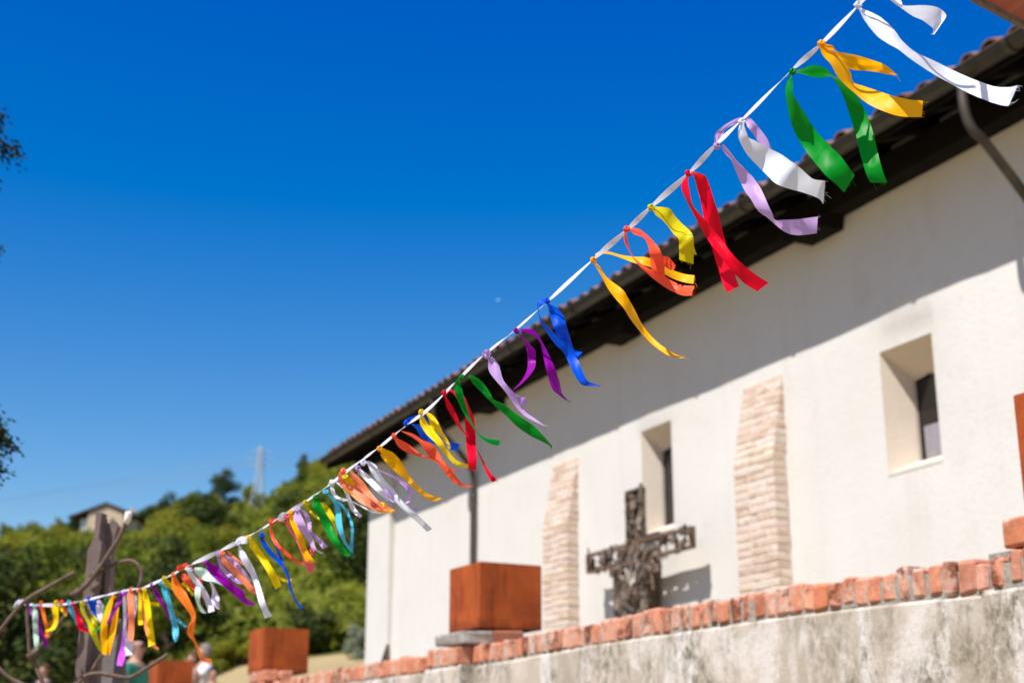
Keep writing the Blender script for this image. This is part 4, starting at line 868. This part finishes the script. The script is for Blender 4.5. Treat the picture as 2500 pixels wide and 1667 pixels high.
# ================================================================ PEOPLE on the far terrace
def skinmat(name, c): return m_simple(name, c, tuple(x * .85 for x in c), 20, .6, 0)
SKIN1 = skinmat('skin_a', (.55, .32, .23)); SKIN2 = skinmat('skin_b', (.50, .28, .20))
def cloth(name, c): return m_simple(name, c, tuple(x * .8 for x in c), 14, .85, .2)
TEAL = cloth('teal_cotton', (.045, .25, .185)); WHITEC = cloth('white_cotton', (.72, .72, .76)); BEIGE = cloth('beige_cotton', (.60, .40, .31)); NAVY = cloth('navy_cotton', (.012, .016, .03))
DENIM = cloth('denim', (.05, .07, .14)); KHAKI = cloth('khaki', (.22, .17, .11)); BLUEC = cloth('bright_blue_cotton', (.03, .12, .55)); BLK = cloth('black_cotton', (.012, .012, .014))
HGREY = cloth('grey_hair', (.16, .125, .105)); HBRN = cloth('brown_hair', (.10, .055, .035)); HBLK = cloth('black_hair', (.015, .012, .012)); HSIL = cloth('silver_hair', (.28, .235, .215))
def skin(name, verts, edges, radii, mat, parent, sub=2, root=0):
    me = bpy.data.meshes.new(name); me.from_pydata([tuple(v) for v in verts], edges, []); me.materials.append(mat)
    bm = bmesh.new(); bm.from_mesh(me); ly = bm.verts.layers.skin.verify(); bm.verts.ensure_lookup_table()
    for i, v in enumerate(bm.verts): v[ly].radius = radii[i] if isinstance(radii[i], tuple) else (radii[i], radii[i]); v[ly].use_root = i == root
    bm.to_mesh(me); bm.free(); o = bpy.data.objects.new(name, me); COL.objects.link(o); o.parent = parent
    m = o.modifiers.new('skin', 'SKIN'); m.use_smooth_shade = True; s = o.modifiers.new('sub', 'SUBSURF'); s.levels = sub; s.render_levels = sub
    return o
def person(loc, rot, H, top, legs, hair, skn, label, arms=None, shades=False, collar=None, bald=False, group='people standing on the far terrace'):
    root = tag(empty('person', loc), label, 'person', group); root.rotation_euler = (0, 0, rot); root.scale = (H / 1.75,) * 3
    V = Vector
    J = dict(pel=V((0, 0, .95)), wst=V((0, .0, 1.10)), chs=V((0, .005, 1.28)), shc=V((0, 0, 1.42)), nk=V((0, -.01, 1.50)), hd0=V((0, -.015, 1.575)), hd1=V((0, -.015, 1.66)), hd2=V((0, -.005, 1.715)))
    ar = arms or ((.26, -.02, 1.14, .24, -.16, .95), (-.26, -.02, 1.14, -.24, -.16, .95))
    vs = [J['pel'], J['wst'], J['chs'], J['shc'], J['nk'], J['hd0'], J['hd1'], J['hd2']]; rd = [(.15, .11), (.135, .10), (.16, .115), (.13, .085), .055, (.07, .085), (.078, .098), (.062, .075)]; ed = [(i, i + 1) for i in range(7)]
    for sx, a in ((1, ar[0]), (-1, ar[1])):
        b = len(vs); vs += [V((sx * .185, 0, 1.41)), V(a[:3]), V(a[3:]), V(a[3:]) + V((0, -.05, -.09))]; rd += [.062, .046, .034, (.040, .022)]; ed += [(3, b), (b, b + 1), (b + 1, b + 2), (b + 2, b + 3)]
        hb = V(a[3:]) + V((0, -.05, -.09))
        for q in range(4):
            f = len(vs); x0 = (q - 1.5) * .02; vs += [hb + V((x0, -.01, -.05)), hb + V((x0 * 1.1, .0, -.085 - .006 * (q in (1, 2)))) ]; rd += [.010, .009]; ed += [(b + 3, f), (f, f + 1)]
        f = len(vs); vs += [hb + V((-sx * .045, -.02, -.02))]; rd += [.011]; ed += [(b + 3, f)]
    for sx in (1, -1):
        b = len(vs); vs += [V((sx * .095, 0, .90)), V((sx * .10, -.015, .50)), V((sx * .10, .02, .09)), V((sx * .11, -.14, .04))]; rd += [.088, .06, .042, (.042, .03)]; ed += [(0, b), (b, b + 1), (b + 1, b + 2), (b + 2, b + 3)]
    skin('body', vs, ed, rd, skn, root)
    tv = [J['pel'] - V((0, 0, .05)), J['wst'], J['chs'], J['shc'], J['shc'] + V((0, 0, .035))]; tr = [(.175, .135), (.158, .125), (.182, .138), (.15, .105), (.075, .07)]; te = [(i, i + 1) for i in range(4)]
    for sx, a in ((1, ar[0]), (-1, ar[1])):
        b = len(tv); tv += [V((sx * .19, 0, 1.405)), V((sx * .19, 0, 1.405)).lerp(V(a[:3]), .75)]; tr += [.082, .070]; te += [(3, b), (b, b + 1)]
    skin('shirt', tv, te, tr, top, root)
    lv = [J['pel']]; lr = [(.172, .128)]; le = []
    for sx in (1, -1):
        b = len(lv); lv += [V((sx * .095, 0, .88)), V((sx * .10, -.01, .50)), V((sx * .10, .02, .10))]; lr += [.102, .078, .062]; le += [(0, b), (b, b + 1), (b + 1, b + 2)]
    skin('trousers', lv, le, lr, legs, root)
    def blob(name, c, r, mat, cut=None, sub=3):
        bm = bmesh.new(); bmesh.ops.create_icosphere(bm, subdivisions=sub, radius=1)
        for v in bm.verts: v.co = Vector((v.co.x * r[0], v.co.y * r[1], v.co.z * r[2])) * (1 + .06 * noise.noise(v.co * 4)) + c
        if cut: bmesh.ops.delete(bm, geom=[v for v in bm.verts if cut(v.co)], context='VERTS')
        me = bpy.data.meshes.new(name); bm.to_mesh(me); bm.free(); me.materials.append(mat)
        for p in me.polygons: p.use_smooth = True
        o = bpy.data.objects.new(name, me); COL.objects.link(o); o.parent = root; return o
    hc = V((0, .012, 1.665))
    if bald: blob('hair', hc, (.086, .104, .11), hair, lambda v: v.y < -.01 or v.z > 1.725 or v.z < 1.59)
    else: blob('hair', hc, (.090, .108, .118), hair, lambda v: (v.y < -.045 and v.z < 1.71) or v.z < 1.575)
    blob('nose', V((0, -.112, 1.625)), (.014, .020, .024), skn, None, 2)
    for sx in (-1, 1): blob('ear', V((sx * .082, .005, 1.635)), (.012, .022, .034), skn, None, 2); blob('eye', V((sx * .032, -.094, 1.655)), (.013, .010, .009), HBLK, None, 2)
    blob('mouth', V((0, -.094, 1.583)), (.026, .010, .007), SKIN2, None, 2)
    if shades:
        m = MB(); 
        for sx in (-1, 1): m.box(V((sx * .036, -.108, 1.655)), V((.030, 0, 0)), V((0, .006, 0)), V((0, 0, .019))); m.box(V((sx * .082, -.05, 1.662)), V((.003, 0, 0)), V((0, .06, 0)), V((0, 0, .006)))
        o = m.build('sunglasses', BLK); o.parent = root
    if collar is not None:
        m = MB(); m.tube([V((.075 * math.cos(t), .07 * math.sin(t), 1.475)) for t in [6.283 * w / 14 for w in range(15)]], .02, 6, False); o = m.build('collar', collar); o.parent = root
    return root
def pxp(x, Y): p = at(x, 1600, Y); return Vector((p.x, p.y, TZ))
person(pxp(330, 17.3) - ZV * .3, R(75), 1.76, TEAL, KHAKI, HGREY, SKIN1, 'balding man in a teal green shirt and dark glasses beside the rusty cube', shades=True, bald=True)
person(pxp(498, 22.6), R(-60), 1.80, WHITEC, DENIM, HSIL, SKIN1, 'silver haired person in a white top by the end of the orange ribbon', arms=((.30, -.18, 1.22, .10, -.32, 1.35), (-.26, -.02, 1.14, -.24, -.16, .95)))
person(pxp(474, 21.4), R(-80), 1.60, BEIGE, DENIM, HBRN, SKIN2, 'brown haired person in a beige top behind the rusty cube')
person(pxp(523, 20.9), R(20), 1.34, BLK, BLK, HBLK, SKIN2, 'black haired child in black beside the person in beige')
person(pxp(112, 20.5), R(-30), 1.36, NAVY, BLK, HBRN, SKIN2, 'child in dark clothes with a bright blue collar beyond the iron hoop', collar=BLUEC)

# ================================================================ VEGETATION
def leaf_cloud(name, blobs, count, size, seed, mat, flat=.0, tone=True):
    rnd = random.Random(seed); vs = []; fs = []; tn = []
    tw = sum(b[1] ** 2 for b in blobs)
    for (c, r, sq) in blobs:
        for _ in range(int(count * r * r / tw)):
            d = Vector((rnd.gauss(0, 1), rnd.gauss(0, 1), rnd.gauss(0, 1))).normalized(); q = r * (rnd.random() ** .38)
            p = c + Vector((d.x * q, d.y * q, d.z * q * sq)); n = (d + Vector((rnd.gauss(0, .7), rnd.gauss(0, .7), rnd.gauss(0, .7) + .35))).normalized()
            t = n.orthogonal().normalized(); t = (Matrix.Rotation(rnd.uniform(0, 6.28), 3, n) @ t); b = n.cross(t); s = size * rnd.uniform(.6, 1.35); k = len(vs)
            vs += [p - t * s, p + b * s * .55 + n * s * .12, p + t * s, p - b * s * .55 + n * s * .12]; fs.append((k, k + 1, k + 2, k + 3)); tn.append(max(0, rnd.gauss(.12, .16)) if tone else 0)
    me = bpy.data.meshes.new(name); me.from_pydata([tuple(v) for v in vs], [], fs); me.materials.append(mat)
    ca = me.color_attributes.new('tone', 'FLOAT_COLOR', 'CORNER')
    for i, p in enumerate(me.polygons):
        for l in p.loop_indices: ca.data[l].color = (tn[i],) * 3 + (1,)
    return me
def tree_proto(seed, mat, kind):                     # a tree one unit tall
    rnd = random.Random(seed); blobs = []; tr = MB()
    hb = .18 if kind != 'shrub' else .05
    tr.tube([(0, 0, -.03), (rnd.uniform(-.02, .02), rnd.uniform(-.02, .02), .3), (rnd.uniform(-.04, .04), rnd.uniform(-.04, .04), .62)], [.028, .02, .008], 7)
    nb = 15
    for k in range(nb):
        a = rnd.uniform(0, 6.28); t = k / nb; z = hb + (.80 - hb) * (t ** .8) + rnd.uniform(-.05, .05); rad = (.33 if kind != 'tall' else .2) * math.sin(math.pi * min(1, .18 + .78 * t)) ** .7 * rnd.uniform(.55, 1.1)
        c = Vector((math.cos(a) * rad, math.sin(a) * rad, z)); r = rnd.uniform(.11, .19) * (1 if kind != 'tall' else .85); blobs.append((c, r, rnd.uniform(.65, .9)))
        tr.tube([(0, 0, max(.08, z - .22)), tuple(c * .6 + Vector((0, 0, z * .4 - .04))), tuple(c)], [.012, .008, .003], 5)
    blobs.append((Vector((0, 0, .86)), .13, .9)); blobs.append((Vector((0, 0, .55)), .2, 1))
    root = empty('tree'); t = tr.build('trunk', BARK, root); c = link('crown', leaf_cloud('crown', blobs, 4600, .0205, seed, mat), root); return root
def copy_tree(r):
    c = r.copy(); COL.objects.link(c)
    for ch_ in r.children: d = ch_.copy(); COL.objects.link(d); d.parent = c
    return c
KINDS = [('olive green tree in the woods that cover the hillside', 0), ('yellow green tree in the woods that cover the hillside', 1), ('dark green tree in the woods that cover the hillside', 2)]
protos = [[tree_proto(10 * m_ + v, LEAF[m_], ('round', 'round', 'tall')[v]) for v in range(3)] for m_ in range(3)]
used = set(); placed = []
def put_tree(a, r, h, mi, vi, label, group='trees on the wooded hillside', wide=1.0):
    pr = protos[mi][vi]; o = pr if (mi, vi) not in used else copy_tree(pr); used.add((mi, vi))
    o.location = (r * math.sin(a), r * math.cos(a), hill_z(a, r) - .02 * h); w = h * wide; o.scale = (w, w, h); o.rotation_euler = (0, 0, random.uniform(0, 6.28)); tag(o, label, 'tree', group); return o
rt = random.Random(21); A0, A1 = R(-22.5), R(-1.5); tries = 0
def az(x): return az_te(x, 1300)[0]
keep = [(az(252), 300, .035), (az(626), 372, .010)]  # keep the house and the pylon clear
def top_limit(a, r):
    lim = ridge_tan(a) + .0155
    return lim
while len(placed) < 285 and tries < 20000:
    tries += 1; u = rt.random(); r = 35.5 + (395 - 35.5) * u ** 1.9; a = rt.uniform(A0, A1)
    if a > R(-4) and r < 70: continue
    if r < hill_r0(a) + 10.5: continue
    room = r * (top_limit(a, r) - (hill_z(a, r) - EYE.z) / r)
    h = min(rt.uniform(6.5, 10.5) * (1 if r > 120 else .55 + .45 * r / 120), room * rt.uniform(.80, 1.0))
    if h < 2.0: continue
    if abs(a - keep[0][0]) < .034 and r < 300 and (hill_z(a, r) + h - EYE.z) / r > .158: continue
    if abs(a - keep[0][0]) < .03 and r > 285 and r < 330: continue
    if abs(a - keep[1][0]) < .016 + 3.5 / r and r < 372 and (hill_z(a, r) + h - EYE.z) / r > az_te(626, 1262)[1]: continue
    p = Vector((r * math.sin(a), r * math.cos(a))); sp = .36 * h
    if any((p - q).length < .5 * (sp + s2) + .5 for q, s2 in placed): continue
    placed.append((p, sp)); nz = noise.noise(Vector((p.x * .03, p.y * .03, 4))) + rt.uniform(-.35, .35)
    mi = 1 if nz > .10 else (2 if nz < -.30 else 0)
    put_tree(a, r, h, mi, rt.choice((0, 1, 1, 0, 2)) if r > 60 else rt.choice((0, 1)), KINDS[mi][0].replace('in the woods that cover the hillside', 'at the foot of the wooded slope' if r < 75 else ('midway up the wooded slope' if r < 190 else 'high on the wooded slope below the ridge')), wide=rt.uniform(.95, 1.35))
tries = 0; extra = 0
while extra < 34 and tries < 4000:                   # the wood goes on beyond the left edge of the picture
    tries += 1; r = 42 + 330 * rt.random() ** 1.3; a = rt.uniform(R(-40), R(-22.8)); h = min(rt.uniform(7, 11), r * (ridge_tan(a) + .0155 - (hill_z(a, r) - EYE.z) / r))
    p = Vector((r * math.sin(a), r * math.cos(a)))
    if h < 3 or any((p - q).length < .5 * (.36 * h + s2) + 1.5 for q, s2 in placed): continue
    placed.append((p, .36 * h)); extra += 1; put_tree(a, r, h, rt.choice((0, 0, 1, 2)), rt.choice((0, 1)), 'green tree of the wood beyond the dark conifer', wide=1.5)
# the trees one can pick out
put_tree(az(545), 398, 11.5, 2, 1, 'round dark tree standing alone on the ridge line', None, 1.2)
put_tree(az(410), 330, 12, 2, 0, 'dark bushy tree just right of the hilltop house', None, 1.1)
put_tree(az(362), 312, 9.5, 2, 1, 'dark tree close against the hilltop house', None, 1.1)
put_tree(az(735), 395, 9, 2, 2, 'narrow dark tree on the ridge close to the church eave', None, 1.0)
sil = tree_proto(77, SILVER, 'round'); a = az(335); r = 62
sil.location = (r * math.sin(a), r * math.cos(a), hill_z(a, r) - .2); sil.scale = (3.6, 3.6, 4.4); tag(sil, 'silvery grey leaved tree behind the iron sculpture', 'tree')
s2 = copy_tree(sil); a = az(395); r = 66; s2.location = (r * math.sin(a), r * math.cos(a), hill_z(a, r) - .2); s2.scale = (2.2, 2.2, 3.4); tag(s2, 'smaller silvery grey tree beside the curled rod', 'tree')
def bush(x, r, w, h, label, mat, seed):
    a = az(x); rnd = random.Random(seed); bl = [(Vector((rnd.uniform(-.35, .35), rnd.uniform(-.35, .35), rnd.uniform(.15, .8))), rnd.uniform(.16, .28), .9) for _ in range(9)]
    root = empty('bush', (r * math.sin(a), r * math.cos(a), hill_z(a, r) - .05)); c = link('foliage', leaf_cloud('foliage', bl, 1500, .045, seed, mat)); c.parent = root
    st = MB(); 
    for q in range(5): st.tube([(0, 0, -.05), tuple(bl[q][0])], [.02, .006], 5)
    t = link('stems', st.mesh('stems'), None, BARK); t.parent = root; root.scale = (w, w, h); tag(root, label, 'bush'); return root
bush(878, 34.5, .50, .85, 'pale silvery bush at the church corner', SILVER, 5)
bush(600, 35.2, 1.3, .7, 'low yellow green bush on the dry bank', LEAF[1], 6)
bush(545, 35.0, 1.2, .6, 'low green bush on the dry bank behind the people', LEAF[0], 8)
bush(790, 35.8, 1.5, 1.3, 'dark green bush at the foot of the woods', LEAF[2], 9)
# undergrowth between the trees
uv, uf, ut = [], [], []; ru = random.Random(9)
for _ in range(42000):
    a = ru.uniform(R(-23), R(-.5)) if ru.random() < .8 else ru.uniform(R(-42), R(-23)); r0 = hill_r0(a) + 10.6; r = r0 + (385 - r0) * ru.random() ** 2.2
    if a > R(-4.2) and r < 60: continue
    hh = (.25 + 1.9 * ru.random()) * min(1.0, .35 + (r - r0) / 25) * min(1, .4 + r / 120)
    p = Vector((r * math.sin(a), r * math.cos(a), hill_z(a, r) + hh)); s = .16 + .0022 * r * ru.uniform(.6, 1.4)
    n = Vector((ru.gauss(0, 1), ru.gauss(0, 1) - .4, ru.gauss(0, 1) + .5)).normalized(); t = n.orthogonal().normalized(); t = Matrix.Rotation(ru.uniform(0, 6.28), 3, n) @ t; b = n.cross(t); k = len(uv)
    uv += [tuple(p - t * s), tuple(p + b * s * .6), tuple(p + t * s), tuple(p - b * s * .6)]; uf.append((k, k + 1, k + 2, k + 3)); ut.append(max(0, ru.gauss(.15, .2)))
me = bpy.data.meshes.new('undergrowth'); me.from_pydata(uv, [], uf); me.materials.append(LEAF[0]); ca = me.color_attributes.new('tone', 'FLOAT_COLOR', 'CORNER')
for i, p in enumerate(me.polygons):
    for l in p.loop_indices: ca.data[l].color = (ut[i],) * 3 + (1,)
tag(link('undergrowth', me), 'dense green undergrowth filling the gaps between the hillside trees', 'undergrowth', kind='stuff')

# conifer standing just outside the left edge; its branch tips reach into view
con = tag(empty('conifer_tree', (-3.75, 6.3, 0)), 'dark conifer whose drooping branch tips show against the sky', 'tree')
m = MB(); m.tube([(-3.75, 6.3, 0), (-3.75, 6.3, 2.5), (-3.72, 6.3, 5), (-3.72, 6.3, 7.2)], [.16, .12, .07, .015], 10); m.build('trunk', BARK, con, True)
rc = random.Random(4); tips = [(14, 285), (52, 372), (2, 612), (40, 1085)]
def branch(pts, seed):
    P = cr(pts, 8); m = MB(); m.tube(P, [.022 * (1 - i / len(P)) + .004 for i in range(len(P))], 6); b = m.build('branch', BARK, con); rb = random.Random(seed)
    vs, fs = [], []
    for i in range(2, len(P)):
        f = i / len(P)
        for _ in range(26):
            p = P[i] + Vector((rb.gauss(-.01, .03), rb.gauss(0, .06), rb.gauss(-.025, .04))) * (.7 if f > .8 else 1.1)
            d = Vector((rb.gauss(.5, .5), rb.gauss(0, .7), rb.gauss(-.5, .4))).normalized(); w = d.orthogonal().normalized(); s = rb.uniform(.011, .025); k = len(vs)
            vs += [tuple(p), tuple(p + d * s + w * .007), tuple(p + d * s * 1.7), tuple(p + d * s - w * .007)]; fs.append((k, k + 1, k + 2, k + 3))
    me = bpy.data.meshes.new('needles'); me.from_pydata(vs, [], fs); me.materials.append(NEEDLE); me.color_attributes.new('tone', 'FLOAT_COLOR', 'CORNER')
    for dd in me.color_attributes['tone'].data: dd.color = (0, 0, 0, 1)
    o = link('needles', me, b); return b
for k, (x, y) in enumerate(tips):
    e = at(x, y, 6.2); branch([Vector((-3.73, 6.3, e.z + .25)), Vector((-3.1, 6.25, e.z + .27)), Vector((e.x - .25, 6.2, e.z + .12)), e + Vector((-.02, 0, .01))], k)
e = at(30, 420, 6.25); branch([Vector((-3.73, 6.3, e.z + .3)), Vector((-3.0, 6.25, e.z + .22)), Vector((e.x - .22, 6.2, e.z + .03)), e + Vector((-.09, 0, -.05))], 31)
e = at(25, 1050, 6.1); branch([Vector((-3.73, 6.3, e.z + .3)), Vector((-3.0, 6.25, e.z + .24)), Vector((e.x - .22, 6.15, e.z + .1)), e + Vector((-.03, 0, 0))], 33)
e = at(15, 1140, 6.15); branch([Vector((-3.73, 6.3, e.z + .3)), Vector((-3.0, 6.25, e.z + .24)), Vector((e.x - .22, 6.15, e.z + .1)), e + Vector((-.03, 0, 0))], 34)
for k in range(16):
    z = 1.6 + k * .34; aa = rc.uniform(1.9, 4.4); L = 1.5 * (1 - (z / 9)); branch([Vector((-3.74, 6.3, z)), Vector((-3.74 + math.cos(aa) * L * .5, 6.3 + math.sin(aa) * L * .5, z + .06)), Vector((-3.74 + math.cos(aa) * L, 6.3 + math.sin(aa) * L, z - .25))], 50 + k)

# ================================================================ HILLTOP HOUSE, PYLON, CABLES, MOON
a = az(260); r = 300; hx, hy = r * math.sin(a), r * math.cos(a); hz = at(250, 1292, hy).z - 2.3
hs_ = tag(empty('hilltop_house', (hx, hy, hz)), 'cream house with a low brown gabled roof on the hilltop', 'house')
def hb(name, x0, x1, y0, y1, z0, z1, mat, par=None):
    m = MB(); m.box(Vector((hx + (x0 + x1) / 2, hy + (y0 + y1) / 2, hz + (z0 + z1) / 2)), Vector((abs(x1 - x0) / 2, 0, 0)), Vector((0, abs(y1 - y0) / 2, 0)), Vector((0, 0, (z1 - z0) / 2))); return m.build(name, mat, par or hs_)
m = MB(); g = [(-3.6, 0), (3.6, 0), (3.6, 5.6), (0, 7.3), (-3.6, 5.6)]; vs = [Vector((hx + x, hy - 1.5, hz + z)) for x, z in g] + [Vector((hx + x, hy + 7, hz + z)) for x, z in g]
m.add(vs, [(0, 1, 2, 3, 4), (9, 8, 7, 6, 5)] + [(i, i + 5, (i + 1) % 5 + 5, (i + 1) % 5) for i in range(5)]); m.build('wall', HWALL, hs_)
hb('white_wing', -5.2, -3.62, -.8, 6, 0, 4.3, HWHITE); hb('side_wing', 3.62, 6.0, 0, 6, 0, 4.2, HWALL)
m = MB()
for sx in (-1, 1):
    A_, B_ = (0, 7.62), (sx * (7.3 if sx < 0 else 6.9), 4.75 if sx < 0 else 4.9); vs = []
    for y in (-2.0, 8): vs += [Vector((hx + A_[0], hy + y, hz + A_[1])), Vector((hx + B_[0], hy + y, hz + B_[1])), Vector((hx + B_[0], hy + y, hz + B_[1] - .3)), Vector((hx + A_[0], hy + y, hz + A_[1] - .3))]
    m.add(vs, [(0, 1, 2, 3), (7, 6, 5, 4), (0, 4, 5, 1), (1, 5, 6, 2), (2, 6, 7, 3)])
hr = m.build('roof', HROOF, hs_); hb('chimney', 4.0, 4.7, 2, 2.7, 4.5, 7.2, HWALL, hr)
for x0, x1, z0, z1_ in ((-1.8, -1.1, 3.0, 4.2), (1.1, 1.8, 3.0, 4.2)): hb('window', x0, x1, -1.62, -1.49, z0, z1_, GLASS)
a = az(626); r = 372; px_, py_ = r * math.sin(a), r * math.cos(a); pz = hill_z(a, r) - .5; PH = at(626, 1090, py_).z - pz
py = tag(empty('power_pylon', (px_, py_, pz)), 'tall pale lattice steel power pylon on the wooded ridge', 'pylon')
def pw_w(t): return (2.6 - 1.75 * (t / .55) if t < .55 else .85 - .45 * (t - .55) / .45) * PH / 22
def pc(t, i): w = pw_w(t); sx, sy = ((-1, -1), (1, -1), (1, 1), (-1, 1))[i % 4]; return Vector((px_ + sx * w, py_ + sy * w, pz + PH * t))
for i in range(4): m = MB(); m.tube([pc(0, i), pc(.55, i), pc(1, i)], .15, 5); m.build('leg', STEEL, py)
m = MB(); tl = [0, .13, .25, .36, .46, .55, .63, .71, .79, .87, .94, 1]
for t0, t1 in zip(tl, tl[1:]):
    for i in range(4): m.tube([pc(t0, i), pc(t1, i + 1)], .075, 4); m.tube([pc(t0, i + 1), pc(t1, i)], .075, 4); m.tube([pc(t1, i), pc(t1, i + 1)], .07, 4)
m.build('lattice', STEEL, py)
arms_ = []
for t, w in ((.72, 2.9), (.83, 3.3), (.93, 2.6)):
    for sx in (-1, 1):
        tip = Vector((px_ + sx * w, py_ + sx * .8, pz + PH * t)); m = MB(); m.tube([Vector((px_, py_ - .3, pz + PH * (t - .015))), tip], .08, 4); m.tube([Vector((px_, py_ + .3, pz + PH * (t + .03))), tip], .07, 4); m.build('crossarm', STEEL, py); arms_.append(tip)
for k, tip in enumerate(arms_):
    for end, nm in ((Vector((px_ - 260, py_ - 60, tip.z - 42)), 'left'), (Vector((px_ + 200, py_ + 60, tip.z + 26)), 'right')):
        P = []
        for i in range(25): u = i / 24; q = tip.lerp(end, u); q.z -= 14 * 4 * u * (1 - u) * .5; P.append(q)
        m = MB(); m.tube(P, .045, 4); c = m.build('power_cable', CABLE); tag(c, 'thin power cable running from the pylon down the valley' if nm == 'left' else 'thin power cable running from the pylon behind the church roof', 'cable', 'power cables strung from the pylon')
bm = bmesh.new(); bmesh.ops.create_icosphere(bm, subdivisions=3, radius=8.5); me = bpy.data.meshes.new('moon'); bm.to_mesh(me); bm.free(); me.materials.append(m_simple('moon_with_sky_haze', (.30, .55, .78), (.24, .48, .74), .08, 1, 0))  # blue of the sky in front of the moon is put into its colour
mo = link('moon', me); mo.location = at(1217, 735, 6500); tag(mo, 'tiny pale daytime moon in the blue sky', 'moon')
